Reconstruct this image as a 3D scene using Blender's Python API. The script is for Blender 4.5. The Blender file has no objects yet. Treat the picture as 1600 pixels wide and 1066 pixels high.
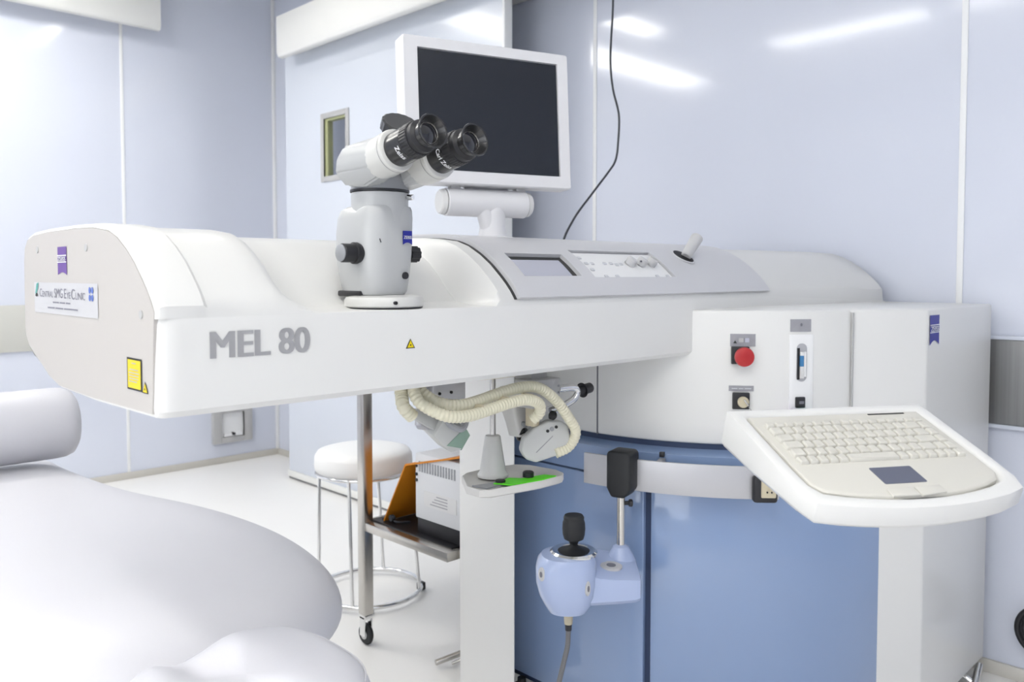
import bpy, bmesh, math, random
from mathutils import Vector, Matrix
random.seed(4)
C = bpy.context.scene.collection
PI = math.pi
# ------------------------------------------------------------------ camera, world, exposure
cam_d = bpy.data.cameras.new('camera'); cam = bpy.data.objects.new('camera', cam_d); C.objects.link(cam)
YAW, PITCH = math.radians(45.33), math.radians(2.4)
cam.location = (0, 0, 1.2)
cam.rotation_euler = (PI/2 - PITCH, 0, YAW - PI/2)
cam_d.sensor_width = 36.0; cam_d.lens = 1295.0/1600*36.0
cam_d.shift_y = -0.0317; cam_d.clip_start = 0.05
cam_d.dof.use_dof = True; cam_d.dof.focus_distance = 1.6; cam_d.dof.aperture_fstop = 5.6
bpy.context.scene.camera = cam
world = bpy.data.worlds.new('world'); bpy.context.scene.world = world; world.use_nodes = True
world.node_tree.nodes['Background'].inputs[0].default_value = (0.9, 0.94, 1, 1)
world.node_tree.nodes['Background'].inputs[1].default_value = 0.3
vs = bpy.context.scene.view_settings
vs.view_transform = 'Standard'; vs.look = 'None'; vs.gamma = 1; vs.use_curve_mapping = False
vs.exposure = 0.0
LIGHT = 14.6

# ------------------------------------------------------------------ materials
def mat(name, col, rough=.4, metal=0, coat=0, bump=0, bscale=200, var=.02, emit=0, spec=.5, stretch=None, trans=0, vscale=3):
    m = bpy.data.materials.new(name); m.use_nodes = True
    nt = m.node_tree; b = nt.nodes['Principled BSDF']
    b.inputs['Base Color'].default_value = (*col, 1); b.inputs['Roughness'].default_value = rough
    b.inputs['Metallic'].default_value = metal; b.inputs['Coat Weight'].default_value = coat
    b.inputs['Coat Roughness'].default_value = .06; b.inputs['Specular IOR Level'].default_value = spec
    if trans: b.inputs['Transmission Weight'].default_value = trans; b.inputs['IOR'].default_value = 1.2
    if emit:
        b.inputs['Emission Color'].default_value = (*col, 1); b.inputs['Emission Strength'].default_value = emit
    tc = nt.nodes.new('ShaderNodeTexCoord'); mp = nt.nodes.new('ShaderNodeMapping')
    nt.links.new(tc.outputs['Object'], mp.inputs[0])
    if stretch: mp.inputs['Scale'].default_value = stretch
    if var:
        n = nt.nodes.new('ShaderNodeTexNoise'); n.inputs['Scale'].default_value = vscale; n.inputs['Detail'].default_value = 3
        mx = nt.nodes.new('ShaderNodeMix'); mx.data_type = 'RGBA'
        mx.inputs['A'].default_value = (*[c*(1-var) for c in col], 1); mx.inputs['B'].default_value = (*[min(1, c*(1+var)) for c in col], 1)
        nt.links.new(mp.outputs[0], n.inputs['Vector']); nt.links.new(n.outputs['Fac'], mx.inputs['Factor'])
        nt.links.new(mx.outputs['Result'], b.inputs['Base Color'])
    if bump:
        n2 = nt.nodes.new('ShaderNodeTexNoise'); n2.inputs['Scale'].default_value = bscale
        bp = nt.nodes.new('ShaderNodeBump'); bp.inputs['Strength'].default_value = bump; bp.inputs['Distance'].default_value = .002
        nt.links.new(mp.outputs[0], n2.inputs['Vector']); nt.links.new(n2.outputs['Fac'], bp.inputs['Height'])
        nt.links.new(bp.outputs['Normal'], b.inputs['Normal'])
    return m
M_WALL = mat('pale_blue_laminate', (.69, .725, .825), .12, coat=.35, var=.03, vscale=.8, bump=.03, bscale=6)
M_DOOR = mat('pale_blue_door_laminate', (.66, .70, .775), .2, coat=.2, var=.02, vscale=.8)
M_TRIM = mat('white_joint_strip', (.88, .89, .9), .35)
M_HEAD = mat('cream_painted_metal', (.86, .86, .83), .35)
M_FLOOR = mat('warm_white_vinyl_floor', (.93, .92, .90), .35, var=.02, vscale=2, bump=.03, bscale=30)
M_CEIL = mat('white_ceiling', (.94, .94, .93), .7)
M_SKIRT = mat('beige_skirting', (.62, .60, .55), .45)
M_BANDA = mat('greige_bumper_band', (.60, .60, .56), .4)
M_BANDB = mat('brushed_steel_band', (.30, .30, .30), .38, metal=.75, stretch=(1, 60, .6), var=.25, vscale=2)
M_LAMP = mat('light_diffuser', (1, .98, .935), .5, emit=LIGHT, var=0)
M_WHITE = mat('white_lacquered_metal', (.765, .765, .75), .3, coat=.15, var=.008)
M_HOOD = mat('white_hood_lacquer', (.74, .74, .725), .32, coat=.15, var=.006)
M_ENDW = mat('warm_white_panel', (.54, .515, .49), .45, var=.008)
M_SILVER = mat('silver_grey_panel', (.64, .64, .66), .35, metal=.15, var=.01)
M_SCREENL = mat('lavender_grey_display', (.50, .51, .60), .15, coat=.4)
M_PLATE = mat('white_membrane_panel', (.84, .845, .85), .35, var=.01)
M_BTN = mat('pale_grey_button', (.62, .63, .66), .4)
M_KNOBG = mat('light_grey_knob', (.55, .55, .56), .4)
M_BLUE = mat('blue_lacquer', (.235, .33, .53), .22, coat=1, var=.015)
M_BLUEL = mat('light_blue_plastic', (.41, .49, .71), .25, coat=.3, var=.015)
M_DARKB = mat('dark_seam', (.03, .05, .11), .6)
M_ALU = mat('satin_aluminium', (.50, .50, .52), .42, metal=.45, var=.02)
M_BLACK = mat('black_plastic', (.012, .012, .015), .42)
M_GLOSSB = mat('black_anodised_metal', (.018, .018, .02), .25, coat=.3)
M_RUBB = mat('black_rubber', (.010, .011, .013), .55)
M_RED = mat('red_plastic', (.42, .015, .018), .35)
M_LABEL = mat('grey_label', (.33, .33, .36), .5, var=.12, vscale=60)
M_LABELT = mat('dark_grey_print', (.17, .17, .2), .5, var=0)
M_MELT = mat('grey_print', (.36, .36, .375), .5, var=0)
M_PENN = mat('blue_pennant_print', (.012, .018, .30), .4, var=0)
M_PENP = mat('violet_pennant_print', (.13, .05, .30), .4, var=0)
M_WPRINT = mat('white_print', (.85, .86, .9), .4, var=0)
M_YEL = mat('yellow_sticker', (.82, .64, .0), .4, var=.04, vscale=30)
M_KPRINT = mat('black_print', (.02, .02, .02), .5, var=0)
M_STICK = mat('pale_sticker', (.70, .70, .70), .35, var=0)
M_CLIN = mat('pale_clinic_sticker', (.58, .58, .60), .35, var=0)
M_GPRINT = mat('grey_text_print', (.24, .24, .29), .5, var=0)
M_TEAL = mat('teal_print', (.10, .38, .34), .5, var=0)
M_BPRINT = mat('blue_print', (.10, .17, .52), .5, var=0)
M_CREAM = mat('cream_keyboard_plastic', (.65, .635, .58), .45, var=.01)
M_KEY = mat('cream_key_plastic', (.64, .625, .57), .4, var=.01)
M_PAD = mat('slate_touchpad', (.11, .12, .17), .45)
M_MICRO = mat('grey_enamel', (.47, .48, .485), .32, coat=.2, var=.01)
M_MICROD = mat('darker_grey_enamel', (.30, .31, .33), .35, coat=.1)
M_MICROW = mat('off_white_enamel', (.62, .62, .60), .3, coat=.2)
M_CHROME = mat('chrome', (.80, .80, .80), .12, metal=1, var=0)
M_STEEL = mat('stainless_steel', (.58, .56, .53), .25, metal=1, stretch=(1, 1, .05), var=.08, vscale=40)
M_LENS = mat('dark_lens', (.006, .006, .01), .05, coat=1, var=0)
M_SCRN = mat('dark_monitor_screen', (.016, .019, .026), .2, coat=.05, var=.02)
M_MONF = mat('white_monitor_casing', (.74, .74, .76), .35)
M_VINYL = mat('lavender_grey_upholstery', (.62, .62, .66), .42, var=.015, bump=.06, bscale=260)
M_HOSE = mat('cream_hose_plastic', (.72, .69, .54), .5)
M_LAMPG = mat('light_grey_casting', (.52, .53, .52), .4)
M_LAMPN = mat('pale_green_glass', (.22, .34, .27), .15, coat=.6)
M_GREEN = mat('bright_green_card', (.12, .78, .02), .5, var=0)
M_TRAYW = mat('grey_white_tray', (.66, .65, .63), .4)
M_ORANGE = mat('orange_leather', (.62, .22, .01), .5, bump=.1, bscale=120, var=.06)
M_DEV = mat('pale_grey_device_casing', (.70, .71, .73), .45)
M_STOOL = mat('white_vinyl', (.90, .90, .89), .4)
M_CABLE = mat('dark_cable', (.03, .035, .045), .45)
M_GCABLE = mat('grey_cable', (.16, .16, .17), .5)
M_BEIGE = mat('beige_connector', (.56, .50, .36), .45)
M_PURPLE = mat('purple_connector', (.25, .05, .40), .4)
M_GRNC = mat('green_connector', (.05, .42, .28), .4)
M_GLASS = mat('clear_glass', (.96, .98, 1), .02, trans=1, var=0)
M_REVEAL = mat('olive_glazing_edge', (.42, .44, .24), .5)
M_SOCK = mat('grey_faceplate', (.48, .48, .48), .4)
M_CEILF = mat('white_fixture_frame', (.8, .8, .8), .5)
M_CBLUE = mat('steel_blue_label', (.05, .20, .42), .4, var=0)

M_FILL = mat('fill_glow_pane', (.93, .96, 1), .6, emit=2.0, var=0)  # glow of the added side fill panel, not real daylight
# ------------------------------------------------------------------ mesh helpers
def merge(bm, t):
    me = bpy.data.meshes.new('t'); t.to_mesh(me); t.free(); bm.from_mesh(me); bpy.data.meshes.remove(me)
def nb(): return bmesh.new()
def frame(o, ex, ey=None, ez=None):
    ex = Vector(ex).normalized()
    if ey is not None:
        ey = Vector(ey); ey = (ey-ex*ey.dot(ex)).normalized(); ez = ex.cross(ey)
    else:
        ez = Vector(ez); ez = (ez-ex*ez.dot(ex)).normalized(); ey = ez.cross(ex)
    m = Matrix((ex, ey, ez)).transposed().to_4x4(); m.translation = Vector(o); return m
def zframe(o, ez, hint=(0, 0, 1)):
    ez = Vector(ez).normalized(); h = Vector(hint)
    if abs(ez.dot(h.normalized())) > .98: h = Vector((1, 0, 0))
    ex = h.cross(ez).normalized(); ey = ez.cross(ex)
    m = Matrix((ex, ey, ez)).transposed().to_4x4(); m.translation = Vector(o); return m
def box(bm, c, s, bev=0, seg=2, M=None):
    t = nb(); bmesh.ops.create_cube(t, size=1)
    bmesh.ops.scale(t, vec=s, verts=t.verts)
    if bev: bmesh.ops.bevel(t, geom=list(t.edges), offset=bev, segments=seg, profile=.5, affect='EDGES')
    bmesh.ops.translate(t, vec=c, verts=t.verts)
    if M is not None: bmesh.ops.transform(t, matrix=M, verts=t.verts)
    merge(bm, t); return bm
def bx(bm, x0, x1, y0, y1, z0, z1, bev=0, seg=2, M=None):
    return box(bm, ((x0+x1)/2, (y0+y1)/2, (z0+z1)/2), (abs(x1-x0), abs(y1-y0), abs(z1-z0)), bev, seg, M)
def loops(bm, L, closed=True, cap0=True, cap1=True, M=None):
    """skin a list of vertex loops"""
    t = nb(); V = [[t.verts.new(Vector(p)) for p in l] for l in L]
    n = len(L[0])
    for a, b in zip(V, V[1:]):
        for i in range(n if closed else n-1):
            j = (i+1) % n
            try: t.faces.new((a[i], a[j], b[j], b[i]))
            except ValueError: pass
    if cap0: t.faces.new(list(reversed(V[0])))
    if cap1: t.faces.new(V[-1])
    bmesh.ops.recalc_face_normals(t, faces=t.faces)
    if M is not None: bmesh.ops.transform(t, matrix=M, verts=t.verts)
    merge(bm, t); return bm
def lathe(bm, prof, M, n=36, cap0=True, cap1=True):
    L = [[(r*math.cos(2*PI*i/n), r*math.sin(2*PI*i/n), h) for i in range(n)] for r, h in prof]
    return loops(bm, L, True, cap0, cap1, M)
def cyl(bm, p0, p1, r0, r1=None, n=28, bev=0):
    p0, p1 = Vector(p0), Vector(p1); r1 = r0 if r1 is None else r1; h = (p1-p0).length
    prof = [(r0, 0), (r1, h)] if not bev else [(r0-bev, 0), (r0, bev), (r1, h-bev), (r1-bev, h)]
    return lathe(bm, prof, zframe(p0, p1-p0), n)
def prism(bm, pts, M, h0, h1, bev=0, seg=2):
    t = nb(); a = [t.verts.new((x, y, h0)) for x, y in pts]; b = [t.verts.new((x, y, h1)) for x, y in pts]
    n = len(pts)
    for i in range(n): t.faces.new((a[i], a[(i+1) % n], b[(i+1) % n], b[i]))
    t.faces.new(list(reversed(a))); t.faces.new(b)
    bmesh.ops.recalc_face_normals(t, faces=t.faces)
    if bev:
        es = [e for e in t.edges if len(e.link_faces) == 2 and e.calc_face_angle(0) > math.radians(30)]
        bmesh.ops.bevel(t, geom=es, offset=bev, segments=seg, profile=.5, affect='EDGES')
    if M is not None: bmesh.ops.transform(t, matrix=M, verts=t.verts)
    merge(bm, t); return bm
def spline(P, k=8):
    P = [Vector(p) for p in P]; out = []
    Q = [2*P[0]-P[1]]+P+[2*P[-1]-P[-2]]
    for i in range(1, len(Q)-2):
        a, b, c, d = Q[i-1:i+3]
        for j in range(k):
            t = j/k
            out.append(.5*((2*b)+(c-a)*t+(2*a-5*b+4*c-d)*t*t+(3*b-a-3*c+d)*t**3))
    out.append(P[-1]); return out
def tube(bm, P, r, n=10, k=8, smooth=True, rib=0, pitch=.006):
    Q = spline(P, k) if smooth else [Vector(p) for p in P]
    if rib:                                     # resample so that every ring is a corrugation
        L = [0.0]
        for a, b in zip(Q, Q[1:]): L.append(L[-1]+(b-a).length)
        m = max(4, int(L[-1]/pitch*2)); R = []; j = 0
        for i in range(m+1):
            s = L[-1]*i/m
            while j < len(L)-2 and L[j+1] < s: j += 1
            u = (s-L[j])/max(1e-9, L[j+1]-L[j]); R.append(Q[j].lerp(Q[j+1], min(1, u)))
        Q = R
    t0 = (Q[1]-Q[0]).normalized(); N = t0.orthogonal().normalized(); loopsL = []
    for i, p in enumerate(Q):
        T = (Q[min(i+1, len(Q)-1)]-Q[max(i-1, 0)]).normalized()
        N = (N-T*N.dot(T)).normalized(); B = T.cross(N)
        rr = r*(1-(rib if i % 2 else 0))
        loopsL.append([p+(N*math.cos(2*PI*q/n)+B*math.sin(2*PI*q/n))*rr for q in range(n)])
    return loops(bm, loopsL, True)
def ring(bm, M, R, r, n=48, m=10):
    P = [[((R+r*math.cos(2*PI*j/m))*math.cos(2*PI*i/n), (R+r*math.cos(2*PI*j/m))*math.sin(2*PI*i/n), r*math.sin(2*PI*j/m)) for j in range(m)] for i in range(n+1)]
    loops(bm, P, True, False, False, M); bmesh.ops.remove_doubles(bm, verts=bm.verts, dist=1e-6); return bm

WM = {}
def link(o, parent=None):
    C.objects.link(o)
    if parent is not None: o.parent = parent
def obj(name, bm, m, parent=None, label=None, angle=32, local=False, sub=0, kind=None):
    me = bpy.data.meshes.new(name)
    if parent is not None and not local:
        bmesh.ops.transform(bm, matrix=WM[parent.name].inverted(), verts=bm.verts)
    bmesh.ops.remove_doubles(bm, verts=bm.verts, dist=1e-6)
    ca = math.radians(angle)
    for f in bm.faces: f.smooth = True
    for e in bm.edges: e.smooth = not (len(e.link_faces) == 2 and e.calc_face_angle(0) > ca)
    bm.to_mesh(me); bm.free(); me.materials.append(m)
    o = bpy.data.objects.new(name, me); link(o, parent)
    WM[o.name] = WM[parent.name] if parent is not None else Matrix.Identity(4)
    if label: o['label'] = label
    if kind: o['kind'] = kind
    if sub:
        md = o.modifiers.new('sub', 'SUBSURF'); md.levels = sub; md.render_levels = sub
    return o
def thing(name, label, cat, loc=(0, 0, 0), rz=0, group=None):
    o = bpy.data.objects.new(name, None); o.empty_display_size = .05; C.objects.link(o)
    o.location = loc; o.rotation_euler = (0, 0, rz)
    WM[o.name] = Matrix.Translation(loc) @ Matrix.Rotation(rz, 4, 'Z')
    o['label'] = label; o['category'] = cat
    if group: o['group'] = group
    return o
def tag(o, label, cat, group=None):
    o['label'] = label; o['category'] = cat
    if group: o['group'] = group
    return o
def struct(name, bm, m, parent=None, angle=32):
    o = obj(name, bm, m, parent, angle=angle)
    if parent is None: o['kind'] = 'structure'
    return o
_tc = {}
def text_bm(s, bold=0.0, shear=0, fat=0):
    """flat lettering, normalised to a unit box (0..1, 0..1)"""
    key = (s, bold, shear)
    if key not in _tc:
        cu = bpy.data.curves.new('txt', 'FONT'); cu.body = s; cu.size = 1; cu.offset = bold; cu.resolution_u = 4; cu.shear = shear
        o = bpy.data.objects.new('txt', cu); C.objects.link(o)
        dg = bpy.context.evaluated_depsgraph_get(); dg.update()
        me = bpy.data.meshes.new_from_object(o.evaluated_get(dg))
        xs = [v.co.x for v in me.vertices]; ys = [v.co.y for v in me.vertices]
        x0, x1, y0, y1 = min(xs), max(xs), min(ys), max(ys)
        for v in me.vertices: v.co = Vector(((v.co.x-x0)/(x1-x0), (v.co.y-y0)/(y1-y0), 0))
        bpy.data.objects.remove(o); bpy.data.curves.remove(cu); _tc[key] = me
    t = nb()
    for k, dx in enumerate((-fat, 0, fat) if fat else (0,)):
        q = nb(); q.from_mesh(_tc[key]); bmesh.ops.translate(q, vec=(dx, 0, k*.0003), verts=q.verts); merge(t, q)
    return t
def mapped(t, fn, n=(0, 0, 0)):
    for v in t.verts: v.co = Vector(fn(v.co.x, v.co.y))+Vector(n)*v.co.z
    return t
def polybm(pts, sub=1):
    t = nb(); t.faces.new([t.verts.new((x, y, 0)) for x, y in pts]); return t
def flatfn(o, ex, ey, w, h, off=.0008):
    o, ex, ey = Vector(o), Vector(ex).normalized(), Vector(ey).normalized(); n = ex.cross(ey)
    return lambda u, v: o+ex*(u*w)+ey*(v*h)+n*off
def rect2(x0, y0, x1, y1): return [(x0, y0), (x1, y0), (x1, y1), (x0, y1)]
def rrect(x0, x1, y0, y1, r, k=5):
    P = []
    for cx, cy, a in ((x1-r, y1-r, 0), (x0+r, y1-r, 90), (x0+r, y0+r, 180), (x1-r, y0+r, 270)):
        for i in range(k+1):
            t = math.radians(a+90*i/k); P.append((cx+r*math.cos(t), cy+r*math.sin(t)))
    return P
def pennant_pts(n=8, notch=.16):
    P = [(0, 1), (0, 0)]
    for i in range(1, n): u = i/n; P.append((u, notch*math.sin(PI*u)))
    return P+[(1, 0), (1, 1)]

# ------------------------------------------------------------------ the room
X0, X1, Y0, Y1, ZC, ZL = -2.4, 2.75, -2.4, 5.0, 3.1, 2.9
b = nb(); bx(b, X0-.1, X1+.1, Y0-.1, Y1+.1, -.1, 0); struct('floor', b, M_FLOOR)
b = nb(); bx(b, X0-.1, X1+.1, Y0-.1, Y1+.1, ZC, ZC+.1); struct('ceiling', b, M_CEIL)
b = nb(); bx(b, X0-.1, X1+.1, Y1, Y1+.1, 0, ZC); struct('wall_back', b, M_WALL)
b = nb(); bx(b, X1, X1+.1, Y0-.1, Y1, 0, ZC); struct('wall_right', b, M_WALL)
b = nb(); bx(b, X0-.1, X0, Y0-.1, Y1, 0, ZC); struct('wall_left', b, M_WALL)
b = nb(); bx(b, X0, X1, Y0-.1, Y0, 0, ZC); struct('wall_front', b, M_WALL)
b = nb(); bx(b, X0, X1, Y1-.012, Y1, 0, .04, .003); struct('baseboard_back', b, M_SKIRT)
b = nb(); bx(b, X1-.012, X1, Y0, Y1-.012, 0, .04, .003); struct('baseboard_right', b, M_SKIRT)
for i, (a, c) in enumerate([((1.787, Y1), 'y'), ((.36, Y1), 'y'), ((X1, Y1), 'c'), ((X1, 2.279), 'x'), ((X1, .839), 'x'), ((X1, -.6), 'x')]):
    b = nb(); x, y = a
    if c == 'y': bx(b, x-.009, x+.009, y-.004, y, .04, ZC, .001)
    elif c == 'x': bx(b, x-.004, x, y-.009, y+.009, .04, ZC, .001)
    else: bx(b, x-.02, x, y-.02, y, .04, ZC, .003)
    struct('trim_%d' % (i+1), b, M_TRIM)
b = nb(); bx(b, X0, X1-.02, Y1-.014, Y1, .783, 1.033, .004); struct('trim_7', b, M_BANDA)
b = nb(); bx(b, X1-.012, X1, Y0, 2.4, .755, 1.006, .003); tr = struct('trim_8', b, M_BANDB)
b = nb(); bx(b, X1-.018, X1, Y0, 2.4, 1.006, 1.018, .003); bx(b, X1-.018, X1, Y0, 2.4, .743, .755, .003); struct('edging', b, M_WALL, tr)
# sliding door standing off the right wall, with a small vision window
dx0, dx1 = 2.47, 2.51
door = nb()
for y0, y1, z0, z1 in ((2.552, 3.735, .012, 2.46), (3.955, 4.362, .012, 2.46), (3.735, 3.955, .012, 1.725), (3.735, 3.955, 2.045, 2.46)):
    bx(door, dx0, dx1, y0, y1, z0, z1)
d = struct('door_1', door, M_DOOR)
b = nb(); bx(b, dx0-.003, dx1+.003, 2.54, 2.556, .012, 2.46, .002); obj('edge_trim', b, M_TRIM, d)
b = nb(); bx(b, dx0-.012, dx0, 2.54, 4.362, .012, .05, .004); obj('kick_strip', b, M_HEAD, d)
b = nb(); bx(b, dx0-.004, dx1, 2.545, 4.36, .002, .012); obj('bottom_seal', b, M_GCABLE, d)
b = nb()
for y0, y1, z0, z1 in ((3.71, 3.74, 1.70, 2.07), (3.95, 3.98, 1.70, 2.07), (3.74, 3.95, 1.70, 1.73), (3.74, 3.95, 2.04, 2.07)): bx(b, dx0-.008, dx0+.004, y0, y1, z0, z1, .003)
wf = obj('window_frame', b, M_SOCK, d)
b = nb(); bx(b, dx0+.004, dx1, 3.925, 3.952, 1.73, 2.04); bx(b, dx0+.004, dx1, 3.738, 3.925, 2.028, 2.042); obj('glazing_bead', b, M_REVEAL, wf)
b = nb(); bx(b, dx0+.015, dx0+.021, 3.738, 3.926, 1.727, 2.03); obj('pane', b, M_GLASS, wf)
# track covers
def cover(name, pts, axis, a0, a1, label):
    b = nb()
    if axis == 'x': prism(b, pts, frame((a0, 0, 0), (0, 1, 0), ez=(1, 0, 0)), 0, a1-a0, .006)
    else: prism(b, pts, frame((0, a0, 0), (-1, 0, 0), ez=(0, 1, 0)), 0, a1-a0, .006)
    o = obj(name, b, M_HEAD); return tag(o, label, 'track cover')
o = cover('door_track_cover', [(4.86, 2.625), (4.87, 2.605), (4.90, 2.60), (4.90, 2.64), (4.995, 2.64), (4.995, 2.86), (4.86, 2.86)], 'x', -1.2, 1.965,
      'cream sliding door track cover high on the back wall, upper left corner')
o = cover('door_track_cover', [(-2.35, 2.43), (-2.36, 2.405), (-2.39, 2.40), (-2.39, 2.44), (-2.74, 2.44), (-2.74, 2.63), (-2.35, 2.63)], 'y', 1.2, 4.245,
      'cream sliding door track cover above the closed blue door beside the room corner')
# service plate low on the back wall
t = thing('service_outlet', 'grey recessed service outlet low on the back wall under the machine arm', 'outlet', (2.42, 4.99, .225))
b = nb()
for x0, x1, z0, z1 in ((2.29, 2.345, .13, .34), (2.495, 2.55, .13, .34), (2.345, 2.495, .13, .165), (2.345, 2.495, .32, .34)): bx(b, x0, x1, 4.965, 5, z0, z1, .003)
obj('faceplate', b, M_SOCK, t)
b = nb(); bx(b, 2.345, 2.495, 4.985, 5, .165, .32); bx(b, 2.36, 2.48, 4.97, 4.985, .17, .19); obj('niche', b, M_TRIM, t)
b = nb(); cyl(b, (2.42, 4.985, .185), (2.42, 4.955, .185), .009); obj('catch', b, M_BLACK, t)
# added glowing panel in window form, unseen on the left wall, for side fill
for i, (M_, w, h) in enumerate(((frame((X0, -.6, .55), (0, 1, 0), ey=(0, 0, 1)), 2.2, 1.7),)):
    b = nb(); f_ = .05
    for a in ((-f_, 0, -f_, h+f_), (w, w+f_, -f_, h+f_), (0, w, -f_, 0), (0, w, h, h+f_), (w/2-.02, w/2+.02, 0, h)): bx(b, *a, 0, .03, M=M_)
    wn = struct('window_%d' % (i+1), b, M_TRIM)
    b = nb(); bx(b, 0, w, 0, h, .002, .008, M=M_); obj('fill_pane', b, M_FILL, wn)
# ceiling lights: some show as reflections on the glossy panels, others are added fill
def lamp(x0, x1, y0, y1, where):
    t = thing('ceiling_or_fill_light', where, 'light', ((x0+x1)/2, (y0+y1)/2, ZL), group='ceiling lights')
    f = .02; b = nb()
    for a in ((x0-f, x0, y0-f, y1+f), (x1, x1+f, y0-f, y1+f), (x0, x1, y0-f, y0), (x0, x1, y1, y1+f)): bx(b, *a, ZL-.01, ZC)
    obj('frame', b, M_CEILF, t)
    b = nb(); bx(b, x0, x1, y0, y1, ZL, ZL+.02); obj('diffuser', b, M_LAMP, t)
lg = 'long white ceiling light with a flat bright diffuser'
lamp(-.38, -.12, 1.98, 3.06, 'long white ceiling light above the couch'); lamp(-.34, -.16, .5, 1.80, 'long white ceiling light over the arm end'); lamp(.58, 1.24, 3.38, 3.62, 'long white ceiling light near the room corner')
lamp(1.79, 1.88, 3.12, 3.75, 'long white ceiling light close to the blue door')
lamp(-1.75, -1.45, .2, 1.6, 'long white fill light added along the left wall, nearer the viewer'); lamp(-1.75, -1.45, -1.6, -.2, 'long white fill light added along the left wall, behind the viewer'); lamp(-1.0, 1.32, 4.0, 4.38, 'long white fill light added in front of the back wall')  # unseen lights added to brighten the back wall and left-facing sides
lamp(-.2, 1.1, -1.3, -1.08, 'long white fill light added behind the viewer, set crosswise'); lamp(-.2, .1, -.9, .1, 'long white fill light added overhead of the viewer')  # added as unseen fill behind and above the viewer

# ------------------------------------------------------------------ the laser workstation
LZ = thing('laser_workstation', 'white and blue eye surgery laser with long cantilever arm, filling the middle of the room', 'medical machine', (2.2, 1.3, 0))
CX, CY = 2.23, 1.39
def arcp(R, a0, a1, n): return [(CX+R*math.cos(math.radians(a0+(a1-a0)*i/n)), CY+R*math.sin(math.radians(a0+(a1-a0)*i/n))) for i in range(n+1)]
# curved upper body
b = nb(); prism(b, arcp(.575, -111.75, -183, 40)+[(1.655, 1.5), (1.655, 1.735), (2.0165, 1.735)], None, .786, 1.1125, .007, 3)
obj('upper_body', b, M_WHITE, LZ, angle=25)
b = nb(); bx(b, 1.6535, 1.66, 1.3585, 1.3615, .786, 1.1); obj('panel_seam', b, M_LABELT, LZ)
b = nb(); bx(b, 2.013, 2.02, .8515, .8535, .786, 1.105); obj('panel_seam', b, M_SOCK, LZ)
b = nb(); prism(b, [(2.018, .858), (2.185, .737), (2.70, .735), (2.70, 1.74), (2.018, 1.74)], None, .06, 1.1125, .007, 3)
obj('side_cabinet', b, M_WHITE, LZ, angle=28)
b = nb(); prism(b, [(1.50, 1.508), (1.66, 1.672), (1.72, 1.73), (1.50, 1.727)], None, .04, 1.03, .005, 3); obj('support_column', b, M_WHITE, LZ)
b = nb(); prism(b, arcp(.566, -100, -184, 30)+[(1.67, 1.72), (2.1, 1.72)], None, .765, .79); obj('dark_gap', b, M_DARKB, LZ)
# blue base: fixed ring over two door panels
def blue(R0, a0, a1, z0, z1, tail, name, Rt=None, bev=.003):
    L = arcp(R0, a0, a1, 44)
    if tail: L = L+[(CX-R0, 1.5), (CX-R0, 1.735)]; inner = [(2.1, 1.735)]
    else: inner = [(CX+.3*math.cos(math.radians(a1)), CY+.3*math.sin(math.radians(a1)))]
    inner = inner+[(CX+.3*math.cos(math.radians(a0)), CY+.3*math.sin(math.radians(a0)))]
    b = nb(); prism(b, L+inner, None, z0, z1, bev, 2); return obj(name, b, M_BLUE, LZ, angle=25)
L0 = [(x, y, .772) for x, y in arcp(.566, -100, -180, 44)+[(1.664, 1.73)]]
L1 = [(x, y, .760) for x, y in arcp(.600, -100, -180, 44)+[(1.63, 1.735)]]
L2 = [(x, y, .692) for x, y in arcp(.600, -100, -180, 44)+[(1.63, 1.735)]]
b = nb(); loops(b, [L0, L1, L2], False, False, False)
loops(b, [[(x, y, .772) for x, y in arcp(.45, -100, -180, 44)+[(1.8, 1.73)]], L0], False, False, False)
obj('blue_collar', b, M_BLUE, LZ, angle=25)
b = nb(); prism(b, arcp(.59, -100, -180, 40)+[(1.64, 1.73), (2.1, 1.73)], None, .06, .70); obj('inner_core', b, M_DARKB, LZ)
blue(.605, -162.6, -180, .08, .688, True, 'blue_door_panel')
blue(.599, -99, -161.1, .08, .700, False, 'blue_door_panel')
b = nb(); prism(b, arcp(.50, -100, -180, 30)+[(1.75, 1.7), (2.6, 1.7), (2.6, .85)], None, .04, .09); obj('plinth', b, M_BLACK, LZ)
for (x, y) in ((2.56, .80), (2.5, 1.6), (1.62, 1.6)):
    b = nb(); cyl(b, (x-.012, y, .03), (x+.012, y, .03), .03, bev=.004); cyl(b, (x, y, .03), (x, y, .07), .012); obj('castor', b, M_RUBB, LZ)
b = nb(); cyl(b, (2.58, .725, .012), (2.66, .735, .05), .010); cyl(b, (2.60, .72, .0105), (2.60, .80, .05), .009)
obj('chrome_foot', b, M_CHROME, LZ)
b = nb(); cyl(b, (1.572, 1.923, .018), (1.66, 1.88, .040), .009, bev=.002); cyl(b, (1.62, 1.90, .008), (1.66, 1.86, .03), .004); cyl(b, (1.66, 1.88, .04), (1.66, 1.72, .09), .009)
obj('brake_pedal', b, M_STEEL, LZ)
b = nb(); bx(b, 2.70, 2.725, .80, .84, .64, .735, .004); obj('cabinet_handle', b, M_SOCK, LZ)

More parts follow.
